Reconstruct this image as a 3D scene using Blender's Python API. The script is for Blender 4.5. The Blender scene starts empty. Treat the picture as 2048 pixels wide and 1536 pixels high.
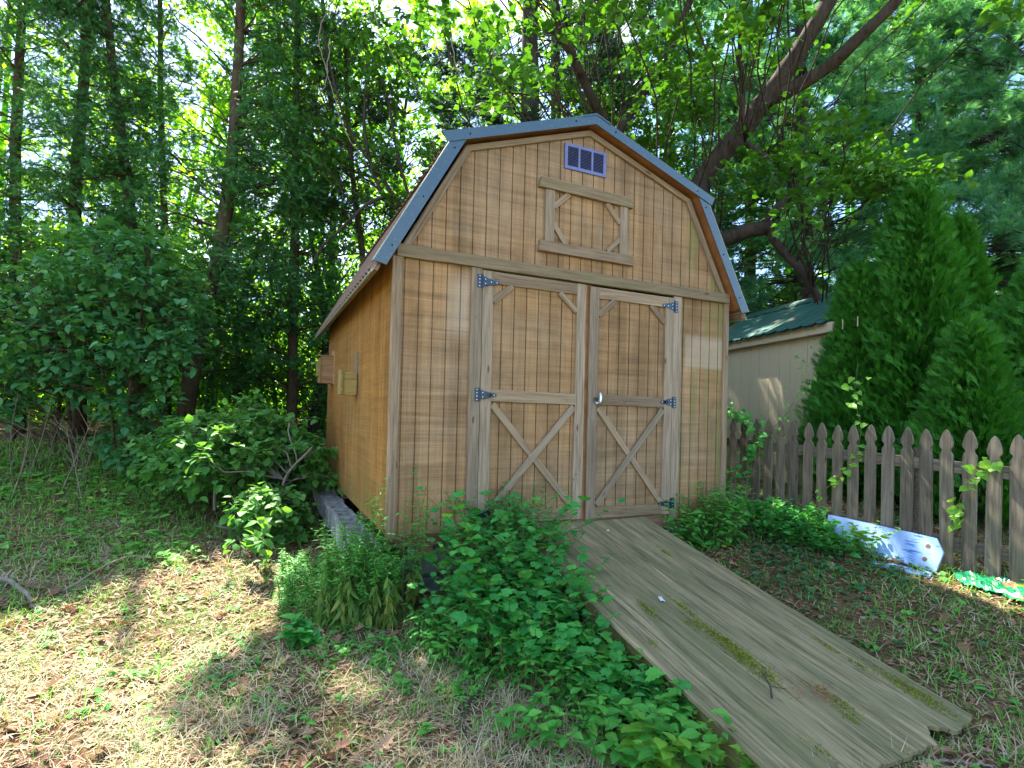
import bpy, math, random
import numpy as np
from mathutils import Matrix, Vector

# ------------------------------------------------------------------ camera, world, sun, exposure
scene = bpy.context.scene
col = scene.collection
CAM = np.array([-0.813, -3.722, 0.844])
YAW, PITCH, ROLL = np.radians([24.8, 0.79, 1.43])
FPX, SHY = 1098.7, 45.9                         # focal length and shift in pixels of a 2048 wide frame
fw = np.array([math.sin(YAW)*math.cos(PITCH), math.cos(YAW)*math.cos(PITCH), math.sin(PITCH)])
r0 = np.array([math.cos(YAW), -math.sin(YAW), 0.0]); u0 = np.cross(r0, fw)
rt = r0*math.cos(ROLL) + u0*math.sin(ROLL); up = -r0*math.sin(ROLL) + u0*math.cos(ROLL)
cd = bpy.data.cameras.new("camera"); cam = bpy.data.objects.new("camera", cd); col.objects.link(cam)
cam.matrix_world = Matrix(((rt[0], up[0], -fw[0], CAM[0]), (rt[1], up[1], -fw[1], CAM[1]), (rt[2], up[2], -fw[2], CAM[2]), (0, 0, 0, 1)))
cd.sensor_width = 36; cd.lens = 36*FPX/2048; cd.shift_y = SHY/2048; cd.clip_start = 0.05; cd.clip_end = 2000
scene.camera = cam

SUN_AZ, SUN_EL = math.radians(-9), math.radians(51)
SUN = np.array([math.sin(SUN_AZ)*math.cos(SUN_EL), math.cos(SUN_AZ)*math.cos(SUN_EL), math.sin(SUN_EL)])
world = bpy.data.worlds.new("World"); scene.world = world; world.use_nodes = True
nt = world.node_tree; nt.nodes.clear()
wo = nt.nodes.new("ShaderNodeOutputWorld"); bg = nt.nodes.new("ShaderNodeBackground")
sky = nt.nodes.new("ShaderNodeTexSky"); sky.sky_type = 'NISHITA'; sky.sun_disc = False
sky.sun_elevation = SUN_EL; sky.sun_rotation = SUN_AZ; sky.altitude = 100; sky.dust_density = 0.8; sky.ozone_density = 6.0
tc = nt.nodes.new("ShaderNodeTexCoord"); mp = nt.nodes.new("ShaderNodeMapping"); mp.inputs['Scale'].default_value = (1, 1, 2.6)
nz = nt.nodes.new("ShaderNodeTexNoise"); nz.inputs['Scale'].default_value = 2.4; nz.inputs['Detail'].default_value = 8; nz.inputs['Roughness'].default_value = 0.6
cr = nt.nodes.new("ShaderNodeValToRGB"); cr.color_ramp.elements[0].position = 0.50; cr.color_ramp.elements[1].position = 0.68
mx = nt.nodes.new("ShaderNodeMix"); mx.data_type = 'RGBA'
mx.inputs[7].default_value = (6.0, 6.4, 7.2, 1)
nt.links.new(tc.outputs['Generated'], mp.inputs[0]); nt.links.new(mp.outputs[0], nz.inputs[0]); nt.links.new(nz.outputs[0], cr.inputs[0])
nt.links.new(cr.outputs[0], mx.inputs[0]); nt.links.new(sky.outputs[0], mx.inputs[6]); nt.links.new(mx.outputs[2], bg.inputs[0])
bg.inputs[1].default_value = 0.10
nt.links.new(bg.outputs[0], wo.inputs[0])
sd = bpy.data.lights.new("sun", 'SUN'); sd.energy = 5.0; sd.angle = math.radians(0.5); sd.color = (1.0, 0.93, 0.82)
sun = bpy.data.objects.new("sun", sd); col.objects.link(sun)
sun.rotation_euler = Vector(SUN).to_track_quat('Z', 'Y').to_euler()
scene.view_settings.view_transform = 'Standard'; scene.view_settings.look = 'None'
scene.view_settings.exposure = 2.55; scene.view_settings.gamma = 1
scene.render.engine = 'CYCLES'
scene.cycles.max_bounces = 7; scene.cycles.diffuse_bounces = 4; scene.cycles.transmission_bounces = 4; scene.cycles.glossy_bounces = 2
scene.cycles.use_denoising = True
scene.cycles.sample_clamp_indirect = 6

# ------------------------------------------------------------------ helpers
rng = np.random.default_rng(7); random.seed(7)
def ray(x, y): return fw + rt*(x-1024)/FPX - up*(y-768-SHY)/FPX
def at(x, y, D): return CAM + ray(x, y)*D          # the point D metres ahead seen at that place of the photo
WM = {}
def tag(o, label=None, cat=None, group=None, kind=None):
    if label: o["label"] = label
    if cat: o["category"] = cat
    if group: o["group"] = group
    if kind: o["kind"] = kind
    return o
def place(o, W, parent):
    col.objects.link(o); WM[o.name] = W
    if parent is not None:
        o.parent = parent; o.matrix_basis = WM[parent.name].inverted() @ W
    else: o.matrix_basis = W
    return o
def thing(name, label, cat, loc=(0, 0, 0), group=None):
    o = bpy.data.objects.new(name, None); o.empty_display_size = 0.1
    place(o, Matrix.Translation(Vector([float(v) for v in loc])), None)
    return tag(o, label, cat, group)
class MB:                                          # collects faces with 3 or 4 corners, builds ONE mesh
    def __init__(s): s.v = []; s.t = []; s.q = []; s.n = 0; s.a = []
    def add(s, V, T=None, Q=None, a=None):
        V = np.asarray(V, float).reshape(-1, 3)
        if T is not None and len(T): s.t.append(np.asarray(T, int).reshape(-1, 3)+s.n)
        if Q is not None and len(Q): s.q.append(np.asarray(Q, int).reshape(-1, 4)+s.n)
        s.v.append(V); s.n += len(V)
        s.a.append(np.full(len(V), rng.random()) if a is None else np.asarray(a, float)); return s
    def build(s, name, mat, parent=None, W=None, smooth=False, local=False):
        if W is None: W = Matrix.Translation(WM[parent.name].translation) if parent is not None else Matrix.Identity(4)
        V = np.concatenate(s.v)
        if parent is None and not local and W == Matrix.Identity(4):
            c = (V.min(0)+V.max(0))/2; c[2] = V[:, 2].min(); W = Matrix.Translation(Vector(c.tolist()))
        if not local:
            Wi = np.array(W.inverted()); V = V@Wi[:3, :3].T+Wi[:3, 3]
        T = np.concatenate(s.t) if s.t else np.zeros((0, 3), int); Q = np.concatenate(s.q) if s.q else np.zeros((0, 4), int)
        me = bpy.data.meshes.new(name); me.vertices.add(len(V)); me.vertices.foreach_set("co", V.astype(np.float32).ravel())
        L = np.concatenate([T.ravel(), Q.ravel()]).astype(np.int32)
        me.loops.add(len(L)); me.loops.foreach_set("vertex_index", L)
        me.polygons.add(len(T)+len(Q))
        st = np.concatenate([np.arange(len(T))*3, len(T)*3+np.arange(len(Q))*4]).astype(np.int32)
        me.polygons.foreach_set("loop_start", st)
        me.polygons.foreach_set("use_smooth", np.full(len(st), bool(smooth)))
        at_ = me.attributes.new("rnd", 'FLOAT', 'POINT'); at_.data.foreach_set("value", np.concatenate(s.a).astype(np.float32))
        me.update(calc_edges=True); me.validate()
        if mat is not None: me.materials.append(mat)
        return place(bpy.data.objects.new(name, me), W, parent)
def box(mb, a, b):
    (x0, y0, z0), (x1, y1, z1) = a, b
    V = [(x0, y0, z0), (x1, y0, z0), (x1, y1, z0), (x0, y1, z0), (x0, y0, z1), (x1, y0, z1), (x1, y1, z1), (x0, y1, z1)]
    return mb.add(V, Q=[(0, 3, 2, 1), (4, 5, 6, 7), (0, 1, 5, 4), (1, 2, 6, 5), (2, 3, 7, 6), (3, 0, 4, 7)])
def prism(mb, poly, h0, h1, axes=(0, 2, 1)):       # polygon in two axes, extruded along the third; fan caps
    n = len(poly); V = np.zeros((2*n, 3)); P = np.array(poly, float)
    V[:n, axes[0]] = P[:, 0]; V[:n, axes[1]] = P[:, 1]; V[:n, axes[2]] = h0
    V[n:, axes[0]] = P[:, 0]; V[n:, axes[1]] = P[:, 1]; V[n:, axes[2]] = h1
    T = [(0, i, i+1) for i in range(1, n-1)]+[(n, n+i+1, n+i) for i in range(1, n-1)]
    return mb.add(V, T=T, Q=[(i, (i+1) % n, n+(i+1) % n, n+i) for i in range(n)])
def clipx(poly, lo, hi):
    def c(P, f):
        o = []
        for i in range(len(P)):
            a, b = P[i], P[(i+1) % len(P)]; fa, fb = f(a), f(b)
            if fa >= 0: o.append(a)
            if (fa >= 0) != (fb >= 0):
                t = fa/(fa-fb); o.append((a[0]+(b[0]-a[0])*t, a[1]+(b[1]-a[1])*t))
        return o
    P = c(poly, lambda p: p[0]-lo)
    return c(P, lambda p: hi-p[0]) if len(P) > 2 else []
def board(name, p0, p1, width, th, mat, parent, out=(0, -1, 0), bev=0.003, e0=0, e1=0, wob=0.0):
    # a sawn board: local X runs along its length, Z points out of the wall; e0/e1 cut the ends at a slant
    p0, p1 = np.array(p0, float), np.array(p1, float); X = p1-p0; L = np.linalg.norm(X); X /= L
    Z = np.array(out, float); Z -= X*(Z@X); Z /= np.linalg.norm(Z); Y = np.cross(Z, X); w, b = width/2, bev
    M = Matrix(((X[0], Y[0], Z[0], p0[0]), (X[1], Y[1], Z[1], p0[1]), (X[2], Y[2], Z[2], p0[2]), (0, 0, 0, 1)))
    n = max(2, int(L/0.12)) if wob else 2
    mb = MB(); prof = [(-w, 0), (-w, th-b), (-w+b, th), (w-b, th), (w, th-b), (w, 0)]; V = []
    for i in range(n):
        t = i/(n-1); s0 = rng.normal()*wob; s1 = rng.normal()*wob
        for (y, z) in prof:
            x = L*t + (e0*y*(1-t) + e1*y*t); V.append((x, y+(s0 if y < 0 else s1), z))
    Q = []
    for i in range(n-1):
        for j in range(6): a = i*6+j; bb = i*6+(j+1) % 6; Q.append((a, a+6, bb+6, bb))
    e = (n-1)*6
    mb.add(V, T=[(0, 1, 2), (0, 2, 3), (0, 3, 4), (0, 4, 5), (e, e+2, e+1), (e, e+3, e+2), (e, e+4, e+3), (e, e+5, e+4)], Q=Q)
    return mb.build(name, mat, parent, W=M, local=True)
def tube(mb, P, R, sides=8, a=None, rough=0.0):
    P = np.asarray(P, float); R = np.broadcast_to(np.asarray(R, float), (len(P),)); n = len(P)
    T = np.gradient(P, axis=0); T /= np.linalg.norm(T, axis=1)[:, None]+1e-9
    ref = np.array([0.31, 0.17, 0.93]) if abs(T[0][2]) < 0.8 else np.array([0.95, 0.2, 0.1])
    A = np.cross(T, ref); A /= np.linalg.norm(A, axis=1)[:, None]+1e-9; B = np.cross(T, A)
    th = np.arange(sides)*2*math.pi/sides
    rr = R[:, None]*(1+rough*rng.normal(size=(n, sides)))
    V = P[:, None]+rr[..., None]*(np.cos(th)[None, :, None]*A[:, None]+np.sin(th)[None, :, None]*B[:, None])
    i = np.arange(n-1)[:, None]*sides; j = np.arange(sides)[None]; k = (j+1) % sides
    Q = np.stack([i+j, i+k, i+sides+k, i+sides+j], -1).reshape(-1, 4)
    return mb.add(V.reshape(-1, 3), T=[(0, x+1, x) for x in range(1, sides-1)], Q=Q, a=a if a is None else np.full(n*sides, a))
def spline(P, k=6):                               # smooth path through points
    P = np.array(P, float); Q = np.vstack([2*P[0]-P[1], P, 2*P[-1]-P[-2]]); o = []
    for i in range(1, len(Q)-2):
        for t in np.linspace(0, 1, k, endpoint=False):
            a, b, c, d = Q[i-1], Q[i], Q[i+1], Q[i+2]
            o.append(.5*((2*b)+(-a+c)*t+(2*a-5*b+4*c-d)*t*t+(-a+3*b-3*c+d)*t**3))
    o.append(P[-1]); return np.array(o)

# --- terrain height (thin plate through surveyed points)
G = np.array([(-.8, -3.7, -.64), (-3.2, -3.5, -.60), (1.6, -2.4, -.55), (2.3, -2.4, -.53), (3.1, -2.5, -.38), (3.95, -2.6, -.29), (3.9, -1.4, -.22),
 (3.84, -.5, -.15), (3.76, .6, -.07), (3.1, .0, -.16), (0, -.2, -.50), (-.3, 1.5, -.40), (-.1, 3.6, -.22), (1.5, -.3, -.36), (1.5, 2, -.3), (0.9, -1.4, -.55),
 (-3.4, 7.4, .28), (-2.2, 7.9, .34), (-.2, 7.0, .25), (-3.4, 4.5, .02), (-2.9, 2.6, -.22), (-1.2, 1.4, -.38), (-1.5, -.8, -.57), (5, 1, .0), (6, 4, .2),
 (9, 0, .0), (-8, 8, .4), (-8, 0, -.2), (3.5, 5, .1), (10, 10, .5), (0, 14, .6), (-8, 16, .7), (0, -10, -.8), (8, -8, -.5), (-8, -8, -.8)])
def _U(r): return np.where(r > 0, r*r*np.log(r+1e-12), 0)
_n = len(G); _K = _U(np.linalg.norm(G[:, None, :2]-G[None, :, :2], axis=2))+np.eye(_n)*0.02
_P = np.hstack([np.ones((_n, 1)), G[:, :2]])
_S = np.linalg.solve(np.block([[_K, _P], [_P.T, np.zeros((3, 3))]]), np.concatenate([G[:, 2], np.zeros(3)]))
def gz(x, y):
    x = np.asarray(x, float); y = np.asarray(y, float); sh = x.shape; x = x.ravel(); y = y.ravel()
    xc = np.clip(x, -9, 11); yc = np.clip(y, -10, 16); o = np.zeros(len(x))
    for i in range(_n): o += _S[i]*_U(np.hypot(xc-G[i, 0], yc-G[i, 1]))
    o += _S[_n]+_S[_n+1]*xc+_S[_n+2]*yc
    return np.clip(o, -1.2, 0.9).reshape(sh)
def g1(x, y): return float(gz(np.array([x]), np.array([y]))[0])
def gpx(x, y, z0=-.5):                            # where the sight line through a photo point meets the ground
    d = ray(x, y); z = z0
    for _ in range(12):
        p = CAM+d*(z-CAM[2])/d[2]; z = g1(p[0], p[1])
    return np.array([p[0], p[1], z])
def noise2(x, y, s, seed=0):
    r = np.random.default_rng(seed); o = np.zeros_like(x)
    for k in range(5):
        a = r.random(4)*6.28; f = s*(1.7**k)
        o += (np.sin(x*f*np.cos(a[0])+y*f*np.sin(a[0])+a[1])*np.sin(x*f*np.sin(a[2])-y*f*np.cos(a[2])+a[3]))/(1.3**k)
    return o/2.2
# --- the opening in the canopy that lets the sun reach the lawn: no leaves grow in that column
PATCH = np.array([(-2.9, .2), (-1.9, .55), (-1.35, 1.55), (-.75, 1.45), (-.42, .75), (-.55, .1), (-.8, -.25), (-1.2, -.58), (-1.6, -.85), (-2.6, -.9), (-3.4, -.6)])
def sun_open(P):
    t = (P[:, 2]+.48)/SUN[2]; q = P-SUN*t[:, None]; x, y = q[:, 0], q[:, 1]
    x = x+.14*noise2(x, y, 3.1, 3)+.05*noise2(x, y, 11, 4); y = y+.14*noise2(x, y, 3.3, 5)+.05*noise2(x, y, 12, 6)
    ins = np.zeros(len(P), bool); j = len(PATCH)-1
    for i in range(len(PATCH)):
        xi, yi = PATCH[i]; xj, yj = PATCH[j]
        ins ^= ((yi > y) != (yj > y)) & (x < (xj-xi)*(y-yi)/(yj-yi+1e-9)+xi); j = i
    return ins

# --- leaf shapes: base at the origin, tip along +X, face up
def ribbon(ts, ws, fold=.18, droop=.25):
    V = [(0, 0, 0)]; T = []
    for t, w in zip(ts, ws):
        z = -droop*t*t; V += [(t, w, z+fold*w), (t, 0, z), (t, -w, z+fold*w)]
    V.append((1, 0, -droop)); n = len(ts); e = len(V)-1
    T += [(0, 2, 1), (0, 3, 2)]
    for i in range(n-1):
        a = 1+3*i; b = a+3; T += [(a, a+1, b+1), (a, b+1, b), (a+1, a+2, b+2), (a+1, b+2, b+1)]
    a = 1+3*(n-1); T += [(a, a+1, e), (a+1, a+2, e)]
    return np.array(V, float), np.array(T)
def fan(out, c=(.38, 0), fold=.16, droop=.3):
    V = [(c[0], c[1], 0)]+[(x, y, fold*abs(y)-droop*(x-c[0])**2) for x, y in out]; n = len(out)
    return np.array(V, float), np.array([(0, 1+i, 1+(i+1) % n) for i in range(n)])
OVATE = ribbon([.18, .45, .75], [.22, .30, .17]); LANCE = ribbon([.3, .65], [.10, .085], .1, .35); RHOMB = ribbon([.42], [.33], .2, .2)
BROAD = ribbon([.12, .35, .62, .85], [.27, .40, .30, .13], .14, .22)
HEART = fan([(-.05, 0.02), (-.16, .16), (-.08, .36), (.18, .47), (.45, .38), (.72, .19), (1, 0), (.72, -.19), (.45, -.38), (.18, -.47), (-.08, -.36), (-.16, -.16)])
GRAPE = fan([(-.02, .03), (-.18, .2), (-.12, .38), (.06, .42), (.12, .56), (.28, .45), (.42, .52), (.5, .34), (.66, .36), (.72, .17), (1, 0), (.72, -.17), (.66, -.36), (.5, -.34), (.42, -.52), (.28, -.45), (.12, -.56), (.06, -.42), (-.12, -.38), (-.18, -.2)])
MAPLE = fan([(0, .02), (-.05, .3), (.12, .25), (.2, .55), (.38, .3), (.62, .42), (.62, .2), (1, 0), (.62, -.2), (.62, -.42), (.38, -.3), (.2, -.55), (.12, -.25), (-.05, -.3)], fold=.1, droop=.25)
OAK = fan([(0, .03), (.15, .1), (.22, .3), (.34, .12), (.5, .4), (.6, .14), (.8, .26), (.8, .08), (1, 0), (.8, -.1), (.76, -.25), (.6, -.1), (.5, -.38), (.34, -.1), (.2, -.27), (.14, -.08)], fold=.5, droop=-.3)
IVY = fan([(0, 0), (-.12, .25), (.1, .3), (.18, .52), (.42, .26), (1, 0), (.42, -.26), (.18, -.52), (.1, -.3), (-.12, -.25)], fold=.1, droop=.15)
def spray_t():
    V = []; T = []
    for k, (a, L, o) in enumerate([(0, 1, 0), (.45, .62, .2), (-.45, .62, .25), (.6, .5, .45), (-.6, .5, .48), (.5, .36, .68), (-.5, .34, .7)]):
        dx, dy = math.cos(a), math.sin(a); w = .055 if k else .05; b = len(V); z0 = -.2*o*o
        V += [(o-dy*w, dx*w, z0), (o+dy*w, -dx*w, z0), (o+dx*L, dy*L, -.25*(o+dx*L)**2+.03*(k % 3))]; T.append((b, b+1, b+2))
    return np.array(V), np.array(T)
SPRAY = spray_t()
def tuft_t(n=8, w=.085, spread=.8):
    r = np.random.default_rng(3); V = []; T = []
    for k in range(n):
        a = 6.283*k/n+r.random()*.5; s = spread*(.35+.65*r.random()); d = np.array([math.cos(s), math.sin(s)*math.cos(a), math.sin(s)*math.sin(a)])
        p = np.cross(d, [0, .3, 1]); p /= np.linalg.norm(p); b = len(V); L = .8+.3*r.random()
        V += [tuple(-p*w*.5), tuple(p*w*.5), tuple(d*L)]; T.append((b, b+1, b+2))
    return np.array(V), np.array(T)
TUFT = tuft_t()
BLADE = (np.array([(0, -.5, 0), (0, .5, 0), (.5, -.4, .04), (.5, .4, .04), (1, 0, -.1)]), np.array([(0, 1, 3), (0, 3, 2), (2, 3, 4)]))
def unit(v): return v/(np.linalg.norm(v, axis=-1, keepdims=True)+1e-9)
def frames(D, N):                                  # rotation matrices with X along D, Z near N
    X = unit(D); Y = unit(np.cross(N, X)); Z = np.cross(X, Y); return np.stack([X, Y, Z], -1)
def scatter(mb, tm, P, R, S, a=None, sy=None):
    tv, tf = tm; N = len(P)
    if N == 0: return
    t = np.broadcast_to(tv, (N,)+tv.shape).copy()
    if sy is not None: t[..., 1] *= sy[:, None]
    t *= np.asarray(S)[:, None, None]; V = np.einsum('nij,nkj->nki', R, t)+P[:, None]
    F = tf[None]+np.arange(N)[:, None, None]*len(tv)
    mb.add(V.reshape(-1, 3), T=F.reshape(-1, 3), a=np.repeat(rng.random(N) if a is None else a, len(tv)))
def rdir(n, flat=1.0):
    v = rng.normal(size=(n, 3)); v[:, 2] *= flat; return unit(v)

# ------------------------------------------------------------------ materials
def newmat(name):
    m = bpy.data.materials.new(name); m.use_nodes = True; t = m.node_tree; t.nodes.clear()
    o = t.nodes.new("ShaderNodeOutputMaterial"); return m, t, o
class N:                                           # small node-writing helper
    def __init__(s, t): s.t = t
    def n(s, k, **kw):
        x = s.t.nodes.new(k)
        for a, b in kw.items(): setattr(x, a, b)
        return x
    def l(s, a, b): s.t.links.new(a, b)
    def obj(s): return s.n("ShaderNodeTexCoord").outputs['Object']
    def map(s, v, sc, loc=None):
        m = s.n("ShaderNodeMapping"); m.inputs['Scale'].default_value = sc; s.l(v, m.inputs[0])
        if loc is not None: s.l(loc, m.inputs['Location'])
        return m.outputs[0]
    def noise(s, v, sc=1, det=5, ro=.6, dist=0):
        m = s.n("ShaderNodeTexNoise"); m.inputs['Scale'].default_value = sc; m.inputs['Detail'].default_value = det; m.inputs['Roughness'].default_value = ro; m.inputs['Distortion'].default_value = dist
        s.l(v, m.inputs['Vector']); return m.outputs[0]
    def ramp(s, f, stops, interp='LINEAR'):
        m = s.n("ShaderNodeValToRGB"); m.color_ramp.interpolation = interp; e = m.color_ramp.elements
        while len(e) < len(stops): e.new(.5)
        for i, (p, c) in enumerate(stops):
            e[i].position = p; e[i].color = (c, c, c, 1) if isinstance(c, (int, float)) else tuple(c)+(1,)
        s.l(f, m.inputs[0]); return m.outputs[0]
    def mix(s, f, a, b, mode='MIX'):
        m = s.n("ShaderNodeMix", data_type='RGBA', blend_type=mode)
        for v, k in ((f, 0), (a, 6), (b, 7)):
            if isinstance(v, (int, float)): m.inputs[k].default_value = v
            elif isinstance(v, tuple): m.inputs[k].default_value = v+(1,)
            else: s.l(v, m.inputs[k])
        return m.outputs[2]
    def math(s, op, a, b=None, clamp=False):
        m = s.n("ShaderNodeMath", operation=op, use_clamp=clamp)
        for v, k in ((a, 0), (b, 1)):
            if v is None: continue
            if isinstance(v, (int, float)): m.inputs[k].default_value = v
            else: s.l(v, m.inputs[k])
        return m.outputs[0]
    def sep(s, v): x = s.n("ShaderNodeSeparateXYZ"); s.l(v, x.inputs[0]); return x.outputs
    def bsdf(s, out, colr, rough=.8, spec=.25, bump=None, bs=.3, bd=.01, metal=0):
        b = s.n("ShaderNodeBsdfPrincipled"); b.inputs['Specular IOR Level'].default_value = spec; b.inputs['Metallic'].default_value = metal
        for v, k in ((colr, 'Base Color'), (rough, 'Roughness')):
            if isinstance(v, (int, float)): b.inputs[k].default_value = v
            elif isinstance(v, tuple): b.inputs[k].default_value = v+(1,)
            else: s.l(v, b.inputs[k])
        if bump is not None:
            u = s.n("ShaderNodeBump"); u.inputs['Strength'].default_value = bs; u.inputs['Distance'].default_value = bd; s.l(bump, u.inputs['Height']); s.l(u.outputs[0], b.inputs['Normal'])
        s.l(b.outputs[0], out.inputs[0]); return b
def m_leaf(name, cols, trans=.4, tcol=1.5, rough=.45, spec=.35, ns=.9):
    m, t, o = newmat(name); k = N(t)
    a = k.n("ShaderNodeAttribute", attribute_name="rnd").outputs['Fac']
    nz = k.noise(k.obj(), ns, 2)
    f = k.math('ADD', k.math('MULTIPLY', a, .7), k.math('MULTIPLY', nz, .6)); f = k.math('SUBTRACT', f, .15)
    c = k.ramp(f, cols); b = k.bsdf(o, c, rough, spec)
    tr = k.n("ShaderNodeBsdfTranslucent"); k.l(k.mix(1.0, c, (tcol*1.15, tcol*1.05, tcol*.35), 'MULTIPLY'), tr.inputs[0])
    ms = k.n("ShaderNodeMixShader"); ms.inputs[0].default_value = trans
    k.l(b.outputs[0], ms.inputs[1]); k.l(tr.outputs[0], ms.inputs[2]); k.l(ms.outputs[0], o.inputs[0]); return m
def g(*c): return tuple(c)
M = {}
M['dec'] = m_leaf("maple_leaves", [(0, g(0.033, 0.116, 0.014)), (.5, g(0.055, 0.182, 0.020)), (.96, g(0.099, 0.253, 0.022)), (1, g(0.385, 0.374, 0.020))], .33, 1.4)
M['declit'] = m_leaf("sun_brightened_leaves", [(0, g(0.081, 0.213, 0.013)), (.5, g(0.149, 0.338, 0.020)), (1, g(0.297, 0.475, 0.033))], .62, 2.0)  # lit copy of the broadleaf colours: backlight put into a brighter, yellower leaf
M['cedar'] = m_leaf("cedar_foliage", [(0, g(0.025, 0.109, 0.031)), (.5, g(0.048, 0.178, 0.046)), (1, g(0.092, 0.253, 0.054))], .3, 1.3, .6, .2)
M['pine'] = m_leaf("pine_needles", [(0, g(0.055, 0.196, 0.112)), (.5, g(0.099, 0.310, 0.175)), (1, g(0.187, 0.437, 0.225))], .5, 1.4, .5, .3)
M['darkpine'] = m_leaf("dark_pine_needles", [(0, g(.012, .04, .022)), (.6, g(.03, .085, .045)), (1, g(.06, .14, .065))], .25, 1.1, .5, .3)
M['arb'] = m_leaf("arborvitae_foliage", [(0, g(0.024, 0.132, 0.012)), (.5, g(0.042, 0.198, 0.018)), (1, g(0.083, 0.283, 0.026))], .3, 1.3, .55, .25, 3)
M['bush'] = m_leaf("bush_leaves", [(0, g(0.055, 0.184, 0.044)), (.6, g(0.099, 0.276, 0.055)), (.93, g(0.187, 0.345, 0.066)), (1, g(0.418, 0.414, 0.077))], .35, 1.4, .55, .15)
M['round'] = m_leaf("round_leaves", [(0, g(0.036, 0.155, 0.059)), (.6, g(0.073, 0.242, 0.073)), (.95, g(0.145, 0.309, 0.066)), (1, g(0.315, 0.309, 0.066))], .3, 1.3, .5, .2)
M['weed'] = m_leaf("weed_leaves", [(0, g(0.054, 0.228, 0.040)), (.55, g(0.084, 0.336, 0.052)), (.9, g(0.144, 0.403, 0.057)), (1, g(0.384, 0.430, 0.057))], .35, 1.4, .5, .2, 2)
M['grape'] = m_leaf("vine_leaves", [(0, g(0.032, 0.207, 0.050)), (.6, g(0.058, 0.317, 0.056)), (.93, g(0.140, 0.442, 0.062)), (1, g(0.513, 0.497, 0.050))], .35, 1.4, .5, .2, 2)
M['bright'] = m_leaf("young_leaves", [(0, g(.10, .28, .035)), (1, g(.20, .42, .05))], .4, 1.4, .45, .25)
M['ylw'] = m_leaf("yellow_leaves", [(0, g(.15, .26, .03)), (.6, g(.40, .38, .03)), (1, g(.50, .36, .03))], .4, 1.2, .5, .3)
M['ivy'] = m_leaf("ivy_leaves", [(0, g(.015, .09, .04)), (.6, g(.04, .16, .05)), (1, g(.10, .24, .05))], .2, 1.2, .45, .3, 3)
M['droop'] = m_leaf("wilting_leaves", [(0, g(.06, .16, .035)), (.6, g(.13, .24, .045)), (.9, g(.24, .26, .05)), (1, g(.36, .20, .05))], .3, 1.2, .6, .15, 3)
M['grass'] = m_leaf("grass_blades", [(0, g(0.083, 0.276, 0.040)), (.6, g(0.152, 0.414, 0.059)), (1, g(0.330, 0.460, 0.106))], .35, 1.2, .6, .2, 2)
M['straw'] = m_leaf("dry_grass", [(0, g(0.292, 0.221, 0.126)), (.5, g(0.454, 0.373, 0.226)), (1, g(0.600, 0.529, 0.357))], .2, 1.0, .7, .2, 2)
M['litter'] = m_leaf("dead_leaves", [(0, g(0.125, 0.062, 0.035)), (.5, g(0.263, 0.144, 0.081)), (.85, g(0.400, 0.250, 0.150)), (1, g(0.550, 0.413, 0.275))], .15, 1.0, .7, .15, 4)
M['needles'] = m_leaf("fallen_needles", [(0, g(0.150, 0.069, 0.035)), (.6, g(0.300, 0.144, 0.075)), (1, g(0.425, 0.250, 0.138))], .1, 1.0, .7, .15, 4)

def m_bark(name, a, b, moss=0.0):
    m, t, o = newmat(name); k = N(t); v = k.obj()
    f = k.noise(k.map(v, (14, 14, 2.2)), 1, 7, .7, .4); f2 = k.noise(v, 2.2, 4)
    c = k.ramp(f, [(.3, a), (.7, b)]); c = k.mix(k.ramp(f2, [(.5, 0.0), (.72, 1.0)]), c, tuple(x*.55+.02 for x in b))
    if moss: c = k.mix(k.math('MULTIPLY', k.ramp(k.noise(v, 5, 5), [(.45, 0.0), (.65, 1.0)]), moss), c, (.10, .13, .03))
    k.bsdf(o, c, .9, .1, f, 1.0, .03); return m
M['bark'] = m_bark("grey_bark", (.016, .012, .009), (.10, .076, .056)); M['redbark'] = m_bark("cedar_bark", (.03, .018, .012), (.12, .075, .05), .3)
M['darkbark'] = m_bark("pine_bark", (.02, .016, .013), (.10, .08, .065)); M['twig'] = m_bark("pale_twig", (.16, .12, .09), (.36, .30, .24))
M['stem'] = m_leaf("green_stems", [(0, g(.07, .11, .03)), (1, g(.16, .12, .06))], .1, 1, .6, .2)
M['deadstem'] = m_leaf("dead_stems", [(0, g(.12, .09, .06)), (1, g(.28, .22, .15))], .0, 1, .8, .1)

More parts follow.
